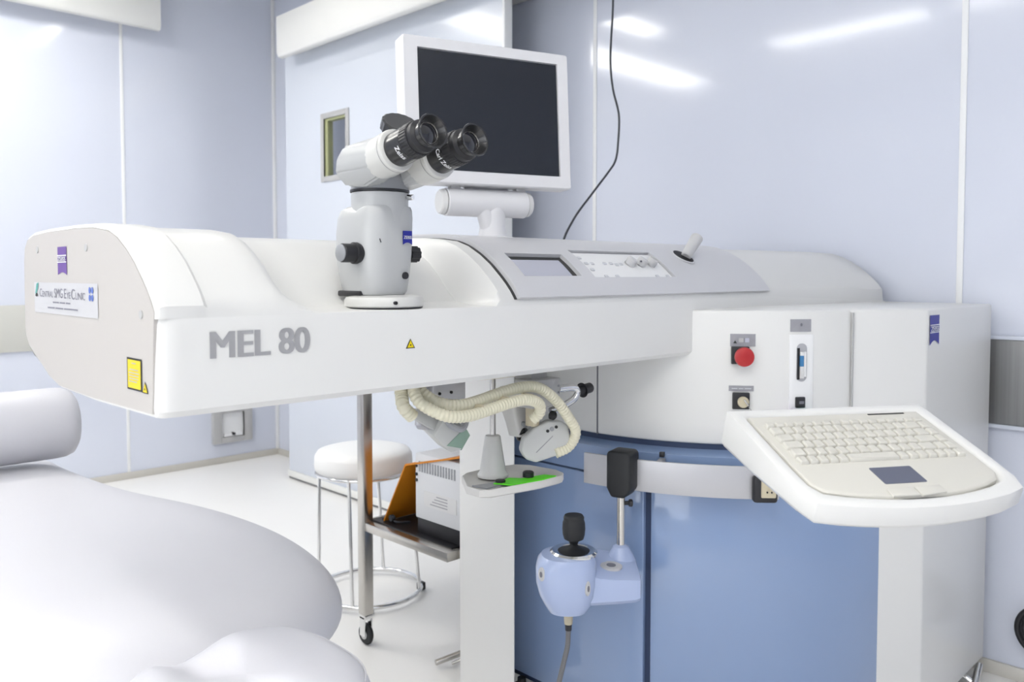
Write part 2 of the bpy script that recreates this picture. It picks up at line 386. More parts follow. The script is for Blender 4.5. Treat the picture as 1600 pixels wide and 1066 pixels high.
# long beam
BP = [(1.128, 1.003), (1.364, 1.001), (1.541, 1.005), (1.60, 1.018), (1.647, 1.037), (1.69, 1.052), (1.72, 1.067), (1.735, 1.085), (1.74, 1.10), (1.74, 1.139), (1.121, 1.139), (1.12, 1.13), (1.12, 1.012)]
def bsec(X, ins, yo):
    cy, cz = 1.43, 1.08
    out = []
    for y, z in BP:
        dy = ins if y < cy else -ins
        if y < 1.2: y = y+yo
        out.append((X, y+dy, z+(ins if z < 1.05 else 0)))
    return out
b = nb(); loops(b, [bsec(.44, .006, .014), bsec(.4415, .003, .0105), bsec(.444, .001, .0075), bsec(.449, 0, .0045), bsec(.456, 0, .002), bsec(.465, 0, .0006), bsec(.475, 0, 0), bsec(2.1, 0, 0)]+[[(X, y-(.08*(X-2.1)/.6 if y < 1.5 else 0), z-(.025*(X-2.1)/.6 if z > 1.12 else 0)) for (_, y, z) in bsec(2.1, 0, 0)] for X in (2.3, 2.5, 2.698)], True, False, True)
obj('beam', b, M_WHITE, LZ, angle=25)
# the arched hood over it
PROF = [(1.121, 1.139), (1.124, 1.152), (1.135, 1.167), (1.148, 1.181), (1.163, 1.195), (1.19, 1.218), (1.22, 1.238), (1.255, 1.256), (1.29, 1.267), (1.35, 1.274), (1.45, 1.276), (1.60, 1.275), (1.68, 1.272), (1.715, 1.265), (1.733, 1.25), (1.739, 1.225), (1.739, 1.139)]
PROFB = [(1.121, 1.139), (1.122, 1.1395), (1.13, 1.140), (1.19, 1.1405), (1.235, 1.146), (1.262, 1.168), (1.288, 1.196), (1.318, 1.222), (1.352, 1.243), (1.395, 1.259), (1.46, 1.268), (1.60, 1.272), (1.68, 1.27), (1.715, 1.264), (1.733, 1.25), (1.739, 1.225), (1.739, 1.139)]
def hsec(X, w, ins=0, lip=0):
    out = []
    for (y, z), (y2, z2) in zip(PROF, PROFB):
        Y, Z = y*(1-w)+y2*w, z*(1-w)+z2*w
        if X > 2.1 and y < 1.5: k = (X-2.1)/.6; Y -= .08*k*min(1, (1.5-y)/.2)
        if X > 2.1 and Z < 1.15: Z -= .025*(X-2.1)/.6
        if ins: Y += ins if Y < 1.4 else -ins; Z -= ins if Z > 1.15 else 0
        if lip and Z > 1.142: Z += lip; Y -= lip*(1 if Y < 1.3 else 0)
        out.append((X, Y, Z))
    return out
def wgt(X):
    s = lambda a, b, x: (lambda t: t*t*(3-2*t))(max(0, min(1, (x-a)/(b-a))))
    return s(.62, .70, X)*(1-s(1.066, 1.084, X))
S = [hsec(.44, 0, .007, .004), hsec(.4425, 0, .003, .004), hsec(.446, 0, .001, .004), hsec(.453, 0, 0, .004), hsec(.505, 0, 0, .004), hsec(.512, 0, 0, 0)]
S += [hsec(x, wgt(x)) for x in (.58, .62, .63, .64, .65, .66, .67, .68, .69, .70, .74, .85, 1.0, 1.060, 1.066, 1.070, 1.075, 1.080, 1.084, 1.10, 1.3, 1.7, 2.1, 2.3, 2.5, 2.6, 2.685)]
S += [hsec(2.695, 0, .004), hsec(2.70, 0, .01)]
b = nb(); loops(b, S, True, False, True); obj('hood', b, M_HOOD, LZ, angle=30)
# end plate of arm (slightly warmer panel)
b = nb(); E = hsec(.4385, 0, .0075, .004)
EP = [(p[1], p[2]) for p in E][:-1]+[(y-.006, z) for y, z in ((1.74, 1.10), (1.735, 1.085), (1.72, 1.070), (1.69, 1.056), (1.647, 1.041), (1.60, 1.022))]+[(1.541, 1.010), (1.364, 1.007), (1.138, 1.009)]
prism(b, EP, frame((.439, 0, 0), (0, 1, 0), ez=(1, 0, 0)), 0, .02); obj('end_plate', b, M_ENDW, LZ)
for y, z in ((1.645, 1.243), (1.389, 1.241), (1.171, 1.144)):
    b = nb(); cyl(b, (.4395, y, z), (.4375, y, z), .0062, n=20); obj('cap_screw', b, M_SOCK, LZ)

# arch arc-length parametrisation for everything mounted on the sloping console
AP = [Vector((0, y, z)) for y, z in PROF[:12]]
AS = [0.0]
for p, q in zip(AP, AP[1:]): AS.append(AS[-1]+(q-p).length)
def arch(X, s, off=0):
    s = max(0, min(AS[-1]-1e-5, s)); i = max(k for k in range(len(AS)-1) if AS[k] <= s)
    def pt(q):
        q = max(0, min(AS[-1]-1e-5, q)); k = max(j for j in range(len(AS)-1) if AS[j] <= q)
        return AP[k].lerp(AP[k+1], (q-AS[k])/(AS[k+1]-AS[k]))
    p = (pt(s-.012)+pt(s)*2+pt(s+.012))/4 if .012 < s < AS[-1]-.012 else pt(s)
    T = (pt(s+.012)-pt(s-.012)).normalized(); N = Vector((0, -T.z, T.y))
    q = p+N*off; q.x = X; return q
def archN(s): return (arch(0, s, 1)-arch(0, s, 0)).normalized()
S_OFF = .005                                    # arch points start at the very foot of the profile
def frange(a, b, n): return [a+(b-a)*i/n for i in range(n+1)]
def slab(Xs, Ss, hole, o1, o0):
    """curved plate on the arch with rectangular openings"""
    b = nb(); nx, ns = len(Xs)-1, len(Ss)-1
    inside = lambda i, j: 0 <= i < nx and 0 <= j < ns and not hole((Xs[i]+Xs[i+1])/2, (Ss[j]+Ss[j+1])/2)
    V = {}
    def v(i, j, o):
        k = (i, j, o)
        if k not in V: V[k] = b.verts.new(arch(Xs[i], Ss[j], o))
        return V[k]
    for i in range(nx):
        for j in range(ns):
            if not inside(i, j): continue
            b.faces.new((v(i, j, o1), v(i+1, j, o1), v(i+1, j+1, o1), v(i, j+1, o1)))
            for di, dj, a, c in ((-1, 0, (i, j+1), (i, j)), (1, 0, (i+1, j), (i+1, j+1)), (0, -1, (i, j), (i+1, j)), (0, 1, (i+1, j+1), (i, j+1))):
                if not inside(i+di, j+dj): b.faces.new((v(*a, o1), v(*a, o0), v(*c, o0), v(*c, o1)))
    bmesh.ops.recalc_face_normals(b, faces=b.faces); return b
DS = .014
scr = (1.172, 1.345, .048+DS, .122+DS); ctl = (1.386, 1.690, .044+DS, .143+DS)
hole = lambda x, s: (scr[0] < x < scr[1] and scr[2] < s < scr[3]) or (ctl[0] < x < ctl[1] and ctl[2] < s < ctl[3])
Ss = sorted(set([.012, scr[2], scr[3], ctl[2], ctl[3]]+frange(.012, .40, 26)))
Xs = [1.124, 1.14, scr[0], scr[1], ctl[0], ctl[1], 1.75, 1.85, 1.98, 2.095]
b = slab(Xs, Ss, hole, .010, -.002)
con = obj('control_console', b, M_SILVER, LZ, angle=30)
b = slab([1.117, 1.124], Ss, lambda x, s: False, .0012, -.001); obj('dark_gap', b, M_KPRINT, LZ)
b = slab([scr[0], scr[1]], frange(scr[2], scr[3], 6), lambda x, s: False, .0014, 0); obj('black_well', b, M_KPRINT, con)  # black L left at top and right stands for shade inside the recess
b = slab([scr[0], scr[1]-.018], frange(scr[2], scr[3]-.014, 6), lambda x, s: False, .003, 0); obj('display', b, M_SCREENL, con)
b = slab([ctl[0]-.0, ctl[1]], frange(ctl[2], ctl[3], 6), lambda x, s: False, .0014, 0); obj('black_well', b, M_KPRINT, con)
b = slab([ctl[0]+.002, ctl[1]-.005], frange(ctl[2], ctl[3]-.005, 6), lambda x, s: False, .005, 0); obj('membrane_panel', b, M_PLATE, con)
for X, s in ((1.394, .115), (1.398, .094), (1.418, .094), (1.40, .073), (1.463, .095), (1.486, .095), (1.503, .091), (1.52, .093), (1.428, .051), (1.467, .051), (1.619, .051), (1.661, .051)):
    s += DS; b = nb(); N = archN(s); prism(b, rrect(-.006, .006, -.004, .004, .002, 3), frame(arch(X+.006, s), (1, 0, 0), ez=N), .004, .0072, .0008); obj('membrane_button', b, M_BTN, con)
for X, s in ((1.560, .094), (1.602, .094), (1.642, .094)):
    s += DS; N = archN(s); b = nb(); lathe(b, [(.0125, .004), (.0125, .020), (.011, .022), (.002, .022)], zframe(arch(X, s), N+Vector((.25, 0, .1))), 24)
    k = obj('rotary_knob', b, M_KNOBG, con)
    if X == 1.602:
        b = nb(); box(b, (0, 0, .0), (.004, .004, .004), M=Matrix.Translation(arch(X, s, .014)+Vector((-.012, -.006, 0)))); obj('pointer_mark', b, M_LABELT, k)
sj = .125+DS; N = archN(sj); pj = arch(1.818, sj, .010)
b = nb(); lathe(b, [(.026, 0), (.030, .002), (.034, 0)], frame(pj, (1, 0, 0), ez=N), 32); obj('lever_collar', b, M_SILVER, con)
b = nb(); lathe(b, [(.001, .0015), (.029, .0015)], frame(pj, (1, 0, 0), ez=N), 32); obj('lever_opening', b, M_BLACK, con)
b = nb(); p0 = pj+Vector((.005, -.004, 0)); cyl(b, p0, p0+Vector((.060, .004, .052)), .0135, .0165, bev=.003); obj('joystick_lever', b, M_KNOBG, con)

# lettering and stickers on the arm
t = text_bm('MEL 80', 0, fat=.013)
obj('lettering', mapped(t, flatfn((.514, 1.12, 1.0805), (1, 0, 0), (0, 0, 1), .155, .0385), (0, -1, 0)), M_MELT, LZ)
def warn(o, ex, ey, w, h):
    P = polybm([(0, 0), (1, 0), (.5, 1)]); s = obj('warning_triangle', mapped(P, flatfn(o, ex, ey, w, h)), M_KPRINT, LZ)
    P = polybm([(.14, .09), (.86, .09), (.5, .84)]); obj('yellow_field', mapped(P, flatfn(o, ex, ey, w, h, .0012)), M_YEL, s)
    t = nb(); t.faces.new([t.verts.new((.5+.1*math.cos(a*PI/5)*(1 if a % 2 else .55), .35+.13*math.sin(a*PI/5)*(1 if a % 2 else .55), 0)) for a in range(10)])
    obj('burst_mark', mapped(t, flatfn(o, ex, ey, w, h, .0016)), M_KPRINT, s)
warn((.854, 1.12, 1.0735), (1, 0, 0), (0, 0, 1), .020, .0165)
XE = .439
EX, EY = (0, -1, 0), (0, 0, 1)
warn((XE, 1.171, 1.0355), EX, EY, .022, .017)
s = obj('laser_warning_sticker', mapped(polybm(rect2(0, 0, 1, 1)), flatfn((XE, 1.226, 1.036), EX, EY, .055, .0455)), M_KPRINT, LZ)
obj('yellow_field', mapped(polybm(rect2(.07, .06, .93, .94)), flatfn((XE, 1.226, 1.036), EX, EY, .055, .0455, .0012)), M_YEL, s)
for i, (a, c, y) in enumerate([(.35, .65, .82), (.22, .80, .62), (.15, .85, .52), (.18, .82, .43), (.2, .78, .34), (.15, .7, .25)]):
    obj('text_line', mapped(polybm(rect2(a, y, c, y+.035)), flatfn((XE, 1.226, 1.036), EX, EY, .055, .0455, .0016)), M_SOCK, s)
def pennant(o, ex, ey, w, h, m, word, wy, wh, host, notch=.16):
    s = obj('pennant_emblem', mapped(polybm(pennant_pts(notch=notch)), flatfn(o, ex, ey, w, h)), m, host)
    obj('lettering', mapped(text_bm(word, 0, fat=.004), lambda u, v: flatfn(o, ex, ey, w, h, .0014)(.08+.84*u, wy+wh*v), Vector(ex).cross(Vector(ey))), M_WPRINT, s)
    return s
s = pennant((XE, 1.531, 1.198), EX, EY, .047, .047, M_PENP, 'ZEISS', .50, .14, LZ, .10)
obj('white_stripe', mapped(polybm(rect2(0, .44, 1, .48)), flatfn((XE, 1.531, 1.198), EX, EY, .047, .047, .0014)), M_WPRINT, s)
obj('white_stripe', mapped(polybm(rect2(0, .67, 1, .71)), flatfn((XE, 1.531, 1.198), EX, EY, .047, .047, .0014)), M_WPRINT, s)
so, sw, sh = (XE, 1.668, 1.1315), .328, .0535
s = obj('clinic_sticker', mapped(polybm(rect2(0, 0, 1, 1)), flatfn(so, EX, EY, sw, sh)), M_CLIN, LZ)
F = flatfn(so, EX, EY, sw, sh, .0014)
def word(txt, u0, u1, v0, v1, m=M_GPRINT, bold=.0): obj('lettering', mapped(text_bm(txt, bold), lambda u, v: F(u0+(u1-u0)*u, v0+(v1-v0)*v)), m, s)
word('C', .10, .145, .53, .80); word('ENTRAL', .15, .335, .53, .72); word('SMG', .355, .49, .52, .82); word('E', .515, .55, .52, .82)
word('YE', .555, .615, .52, .72); word('C', .625, .68, .50, .82); word('LINIC', .69, .83, .50, .72)
[obj('faint_text_line', mapped(polybm(rect2(u0, v0, u1, v0+.045)), lambda u, v: F(u, v)), M_GPRINT, s) for u0, u1, v0 in ((.33, .43, .35), (.44, .53, .35), (.54, .61, .35), (.24, .36, .17), (.37, .50, .17), (.51, .72, .17))]
obj('leaf_mark', mapped(polybm([(.02, .62), (.045, .95), (.085, 1.0), (.07, .78), (.04, .62)]), lambda u, v: F(u, v)), M_TEAL, s)
obj('dark_mark', mapped(polybm([(.02, .56), (.045, .52), (.075, .56), (.06, .64), (.035, .64)]), lambda u, v: F(u, v)), M_KPRINT, s)
for (u, v) in ((.895, .80), (.93, .80), (.895, .58), (.93, .58)):
    obj('eye_mark', mapped(polybm([(u+.015*math.cos(a*PI/6), v+.10*math.sin(a*PI/6)) for a in range(12)]), lambda a, c: F(a, c)), M_BPRINT, s)
# cabinet pennant
px, py = 2.194, .7362
s = pennant((px, py-.0005, 1.020), (1, 0, 0), (0, 0, 1), .066, .076, M_PENN, 'ZEISS', .46, .17, LZ)
for v in (.41, .66): obj('white_stripe', mapped(polybm(rect2(0, v, 1, v+.03)), flatfn((px, py-.0005, 1.020), (1, 0, 0), (0, 0, 1), .066, .076, .0014)), M_WPRINT, s)

# fittings on the curved body: (u along arc in metres from angle a, z)
def cpt(a, z, R=.575): a = math.radians(a); return Vector((CX+R*math.cos(a), CY+R*math.sin(a), z))
def cframe(a, z, R=.575):                       # x = right seen from outside, y = up, z = outward
    r = math.radians(a); N = Vector((math.cos(r), math.sin(r), 0)); return frame(cpt(a, z, R), Vector((0, 0, 1)).cross(N), ey=(0, 0, 1))
def curved(a0, a1, z0, z1, R, th, m, name, host, bev=0, n=6, label=None):
    L = arcp(R+th, a0, a1, n); Li = arcp(R-.002, a1, a0, n); b = nb(); prism(b, L+Li, None, z0, z1, bev); return obj(name, b, m, host, label=label)
curved(-143.1, -137.2, 1.026, 1.056, .575, .002, M_LABEL, 'grey_label', LZ)
lb = curved(-143.3, -137.5, .918, .931, .575, .002, M_LABEL, 'grey_label', LZ)
F2 = lambda a, z, w, h, off: flatfn(cframe(a, z) @ Vector((-w/2, -h/2, 0)), cframe(a, z).to_3x3() @ Vector((1, 0, 0)), (0, 0, 1), w, h, off)
[obj('faint_text_line', mapped(polybm(rect2(u0, .2, u1, .8)), F2(-140.4, .9245, .046, .004, .004)), M_BTN, lb) for u0, u1 in ((0, .3), (.36, .6), (.66, 1))]
obj('warning_mark', mapped(polybm([(0, 0), (1, 0), (.5, 1)]), F2(-142.0, 1.037, .009, .007, .004)), M_KPRINT, LZ)
obj('faint_frame_mark', mapped(polybm(rect2(0, 0, 1, 1)), F2(-140.6, 1.041, .011, .010, .004)), M_SOCK, LZ); obj('faint_frame_mark', mapped(polybm(rect2(0, 0, 1, 1)), F2(-139.2, 1.041, .010, .010, .004)), M_SCREENL, LZ)
curved(-128.8, -123.6, 1.061, 1.091, .575, .002, M_LABEL, 'grey_label', LZ)
obj('faint_symbol', mapped(polybm([(.5+.5*math.cos(k*PI/5), .5+.5*math.sin(k*PI/5)) for k in range(10)]), F2(-126.2, 1.078, .006, .008, .004)), M_LABELT, LZ)
# emergency stop
Mx = cframe(-140.6, 1.003); b = nb(); box(b, (-.002, .002, .006), (.042, .042, .012), .002, M=Mx); es = obj('emergency_stop', b, M_BLACK, LZ)
b = nb(); lathe(b, [(.010, .0), (.010, .018), (.0225, .022), (.0235, .028), (.022, .033), (.012, .036), (.001, .037)], Mx @ Matrix.Translation((.004, 0, .0)), 36); obj('red_mushroom_button', b, M_RED, es)
# key switch
Mx = cframe(-140.5, .895); b = nb(); box(b, (0, 0, .005), (.040, .040, .010), .002, M=Mx); ks = obj('key_switch', b, M_BLACK, LZ)
b = nb(); lathe(b, [(.0135, .010), (.0135, .016), (.012, .018), (.001, .018)], Mx @ Matrix.Translation((.004, -.002, 0)), 28); kc = obj('lock_barrel', b, M_BEIGE, ks)
b = nb(); box(b, (.007, -.007, .021), (.004, .018, .010), .001, M=Mx @ Matrix.Rotation(.6, 4, 'Z')); ky = obj('key', b, M_STEEL, kc)
b = nb(); tube(b, [Mx @ Vector(p) for p in ((.016, -.012, .02), (.022, -.022, .018), (.018, -.032, .016), (.010, -.036, .014), (.008, -.046, .012))], .0009, 6); obj('key_chain', b, M_STEEL, kc)
# card reader strip with rounded slot
a0, a1 = -129.0, -122.9
pl = curved(a0, a1, .845, 1.054, .575, .0025, M_PLATE, 'reader_plate', LZ, .001)
Mx = cframe(-126.0, .987)
b = nb(); prism(b, rrect(-.013, .013, -.046, .046, .0128, 8), Mx, .0028, .0042); sl = obj('card_slot', b, M_ALU, pl)
b = nb(); box(b, (-.009, -.003, .0045), (.006, .076, .003), .0005, M=Mx); obj('slot_shadow', b, M_BLACK, sl)
b = nb(); box(b, (-.001, -.006, .006), (.010, .064, .008), .0008, M=Mx); cd = obj('gas_card', b, M_STICK, sl)
b = nb(); box(b, (-.002, .004, .0066), (.009, .026, .008), .0005, M=Mx); obj('blue_band', b, M_CBLUE, cd)
b = nb(); box(b, (.007, -.004, .0055), (.005, .060, .006), .0005, M=Mx); obj('white_edge', b, M_PLATE, cd)
Mx = cframe(-126.3, .891); b = nb(); box(b, (0, 0, .005), (.024, .026, .007), .002, M=Mx); pt_ = obj('data_port', b, M_BLACK, pl)
b = nb(); box(b, (.002, 0, .008), (.012, .007, .002), M=Mx); obj('port_tongue', b, M_LABELT, pt_)
for a, m in ((-128.2, M_PURPLE), (-125.4, M_GRNC)):
    b = nb(); Mx = cframe(a, .862); lathe(b, [(.013, 0), (.013, .02), (.011, .023), (.001, .023)], Mx, 24); obj('round_connector', b, m, LZ)
# aluminium rail round the base
b = nb(); L = arcp(.664, -134, -175, 40); Li = arcp(.656, -175, -134, 40); prism(b, L+Li, None, .679, .755, .0015); rl = obj('equipment_rail', b, M_ALU, LZ, angle=25)
for a in (-158.2, -138):
    r = math.radians(a); b = nb(); N = Vector((math.cos(r), math.sin(r), 0))
    box(b, (0, 0, 0), (.014, .05, .064), .001, M=frame(cpt(a, .72, .63), N.cross(Vector((0, 0, 1))), ey=N)); obj('rail_bracket', b, M_ALU, rl)
    b = nb(); box(b, (0, 0, 0), (.012, .010, .012), .001, M=frame(cpt(a, .762, .612), N.cross(Vector((0, 0, 1))), ey=N)); obj('bracket_plug', b, M_BLACK, rl)
Mx = cframe(-137.5, .707, .664); b = nb(); box(b, (.004, 0, .012), (.056, .062, .024), .008, 3, M=Mx); dk = obj('rail_socket', b, M_BLACK, rl)
b = nb(); box(b, (.010, .004, .022), (.034, .044, .010), .003, M=Mx); obj('socket_face', b, M_BEIGE, dk)
for q in (-.004, .006):
    b = nb(); cyl(b, Mx @ Vector((.01+q, -.004, .026)), Mx @ Vector((.01+q, -.004, .029)), .002, n=10); obj('socket_hole', b, M_BLACK, dk)

# keyboard tray (part of the machine) and keyboard resting in it
KO = Vector((1.17407, .6348, .96266)); kb = Vector((.8419, -.5396, 0)); kf = Vector((-.5088, -.7939, -.3328))
KM = frame(KO, kb, ey=-kf)                      # x right along the keys, y = -f (towards the back), z = out of the keys
def kout(grow):                                  # closed outline (b, f), front edge bowed
    x0, x1, f0 = -.0125-grow, .290+grow, -.0265-grow
    P = [(x0, f0), (x0, .05), (x0, .12), (x0+.002, .160+grow*.4), (x0+.012, .178+grow)]
    for i in range(1, 10):
        u = i/10; P.append((x0+.012+(x1-x0-.024)*u, .178+grow+.026*math.sin(PI*u)**.8-.004*u))
    P += [(x1-.012, .172+grow), (x1-.002, .158+grow*.4), (x1, .12), (x1, .05), (x1, f0), (x1-.06, f0-.0), (.139, f0-.0), (x0+.06, f0)]
    return [(p[0], -p[1]) for p in P]
def sc(P, z, dz=None): return [(x, y, z if dz is None else z+dz(x, y)) for x, y in P]
tz = lambda x, y: -.028*max(0, min(1, (y+.16)/.18))     # tray grows deeper towards its back
o1, o2, i1 = kout(.024), kout(.019), kout(.0025)
b = nb(); loops(b, [sc(kout(.004), -.036, tz), sc(kout(.020), -.033, tz), sc(o1, -.026, tz), sc(o1, -.003), sc(kout(.0235), .001), sc(o2, .003), sc(kout(.009), .003), sc(kout(.0045), .001), sc(i1, -.004), sc(kout(-.002), -.010)], M=KM)
tray = obj('keyboard_tray', b, M_WHITE, LZ, angle=50)
b = nb(); cyl(b, KM @ Vector((.16, -.05, -.05)), (1.95, .88, .80), .014); obj('swivel_arm', b, M_BLACK, LZ)
KB = thing('keyboard', 'cream compact keyboard with built in touchpad lying in the white tray', 'keyboard')
KB.matrix_world = KM; WM[KB.name] = KM
b = nb(); loops(b, [sc(kout(-.001), -.010), sc(kout(0), -.008), sc(kout(0), .000), sc(kout(-.0015), .002), sc(kout(-.004), .0025)])
kc = obj('case', b, M_CREAM, KB, local=True, angle=40)
b = nb(); bx(b, .196, .262, .0185, .0215, .0025, .0032); obj('indicator_strip', b, M_KPRINT, KB, local=True)
b = nb(); prism(b, rrect(.098, .165, -.171, -.1305, .002, 2), None, .0020, .0032); obj('touchpad', b, M_PAD, KB, local=True)
for x0, x1 in ((.090, .1325), (.134, .176)):
    b = nb(); prism(b, [(x0, -.183), (x1, -.181), (x1, -.202 if x0 < .1 else -.198), (x0, -.2005 if x0 < .1 else -.203)], None, 0, .0045, .0015); obj('touchpad_button', b, M_CREAM, KB, local=True)
b = nb(); bx(b, .092, .174, -.2065, -.2045, -.006, .001); obj('shadow_gap', b, M_KPRINT, KB, local=True)
rows = [(0.0, .0125, [1]*16+[1]), (.0145, .0185, [1.2]+[1]*12+[1.6, 1]), (.035, .0185, [1.5]+[1]*12+[1.3, 1]), (.0555, .0185, [1.8]+[1]*11+[2.0, 1]), (.076, .0185, [1.3]+[1]*11+[1.5, 1, 1]), (.0965, .0165, [1, 1, 1, 1, 1, 5.2, 1, 1, 1, 1, 1, 1, 1])]
kmesh = {}
for f0, dep, ws in rows:
    tot = sum(ws); x = 0.0
    for w in ws:
        wd = w/tot*.275
        key = (round(wd, 4), dep)
        if key in kmesh:
            o = kmesh[key].copy(); C.objects.link(o); o.parent = KB
        else:
            b = nb(); hw, hd = wd/2-.0009, dep/2-.0002
            L = []
            for ins, z in ((0, 0), (0, .0012), (.0012, .0045), (.0022, .0058), (.004, .0055)):
                L.append([(xx, yy, z) for xx, yy in rrect(-hw+ins, hw-ins, -hd+ins*.8, hd-ins*.8, .0012, 2)])
            loops(b, L); o = obj('key', b, M_KEY, KB, local=True, angle=60); kmesh[key] = o
        o.location = (x+wd/2, -(f0+dep/2), .0022); x += wd

# ------------------------------------------------------------------ operating microscope
mb = Vector((1, 0, 0)); mg = Vector((0, -1, 0)); MO = Vector((.857, 1.19, 0))
MS = thing('operating_microscope', 'grey binocular operating microscope standing on top of the laser arm', 'microscope', (.855, 1.175, 1.148))
def mp(u, w, z): return MO+mb*u+mg*w+Vector((0, 0, z))
def mloop(u0, u1, w0, w1, z, r=.02, k=4, off=0): return [mp(x, y, z) for x, y in rrect(u0, u1, w0, w1, r, k)]
b = nb(); lathe(b, [(.066, .001), (.069, .004), (.069, .014), (.066, .019), (.056, .022), (.03, .023)], Matrix.Translation((.862, 1.191, 1.141)), 48); bs = obj('base_flange', b, M_MICROW, MS)
b = nb(); lathe(b, [(.063, -.001), (.067, 0), (.067, .002)], Matrix.Translation((.862, 1.191, 1.141)), 48); obj('dark_seal', b, M_BLACK, MS)
b = nb(); cyl(b, Vector((.838, 1.130, 1.151)), Vector((.837, 1.122, 1.151)), .003, n=12); obj('set_screw', b, M_BLACK, bs)
b = nb(); box(b, (0, 0, 0), (.045, .07, .010), .003, M=frame(mp(-.030, -.025, 1.166), mb, ey=mg)); obj('locking_lever', b, M_BLACK, MS)
L = [mloop(-.048, .038, -.062, .034, 1.164, .030), mloop(-.050, .042, -.070, .038, 1.170, .032), mloop(-.053, .047, -.079, .041, 1.20, .034), mloop(-.055, .050, -.084, .043, 1.235, .035), mloop(-.053, .051, -.086, .043, 1.270, .034), mloop(-.050, .051, -.084, .043, 1.296, .032), mloop(-.048, .050, -.076, .042, 1.310, .031), mloop(-.044, .048, -.060, .040, 1.316, .030), mloop(-.02, .03, -.03, .02, 1.317, .018)]
b = nb(); loops(b, L); mbody = obj('body', b, M_MICRO, MS, angle=40)
TC = mp(.001, -.006, 0)
b = nb(); lathe(b, [(.0495, 1.29), (.0495, 1.3395), (.047, 1.341), (.02, 1.341)], Matrix.Translation((TC.x, TC.y, 0)), 44); obj('tube_collar', b, M_MICRO, MS)
b = nb(); lathe(b, [(.0515, 1.341), (.0515, 1.345), (.03, 1.345)], Matrix.Translation((TC.x, TC.y, 0)), 44); obj('locking_ring', b, M_BLACK, MS)
b = nb(); p = TC+mg*.044+mb*.026; cyl(b, (p.x, p.y, 1.332), Vector((p.x, p.y, 1.332))+mg*.012+mb*.004, .005, bev=.001); obj('clamp_screw', b, M_CHROME, MS)
b = nb(); lathe(b, [(.0500, 1.345), (.0485, 1.365), (.044, 1.385), (.036, 1.40)], Matrix.Translation((TC.x, TC.y, 0)), 44); obj('prism_wedge', b, M_MICROD, MS, angle=40)
# side knobs, logo, screw
def knob(p, d, prof, m, name, host, n=32, flutes=0):
    b = nb(); M_ = zframe(p, d)
    if flutes:
        L = []
        for r, h in prof: L.append([(r*(1+.05*(1 if (i//2) % 2 else -1))*math.cos(2*PI*i/n), r*(1+.05*(1 if (i//2) % 2 else -1))*math.sin(2*PI*i/n), h) for i in range(n)])
        loops(b, L, M=M_)
    else: lathe(b, prof, M_, n)
    return obj(name, b, m, host, angle=30)
pk = mp(-.051, .006, 1.235)
knob(pk, -mb, [(.017, 0), (.017, .004), (.0185, .006), (.0185, .012), (.016, .013), (.016, .034), (.014, .037)], M_BLACK, 'focus_knob', MS)
knob(pk-mb*.034, -mb, [(.0145, 0), (.0145, .004), (.011, .006), (.001, .0065)], M_MICROD, 'knob_cap', MS)
knob(mp(.048, .006, 1.235), mb, [(.010, 0), (.010, .004), (.014, .005), (.014, .024), (.012, .026), (.001, .026)], M_BLACK, 'magnification_knob', MS, 40, 1)
b = nb(); box(b, (0, 0, 0), (.0015, .001, .007), M=frame(mp(-.034, .0434, 1.256), mb+Vector((0, 0, .4)), ey=mg)); obj('index_mark', b, M_BLACK, MS)
b = nb(); cyl(b, mp(.019, .040, 1.197), mp(.019, .0435, 1.197), .0062, n=20); obj('cap_screw', b, M_BLACK, MS)
fo = mp(.012, .0438, 1.250)
s = pennant(fo, mb, (0, 0, 1), .020, .024, M_PENN, 'ZEISS', .42, .22, MS)
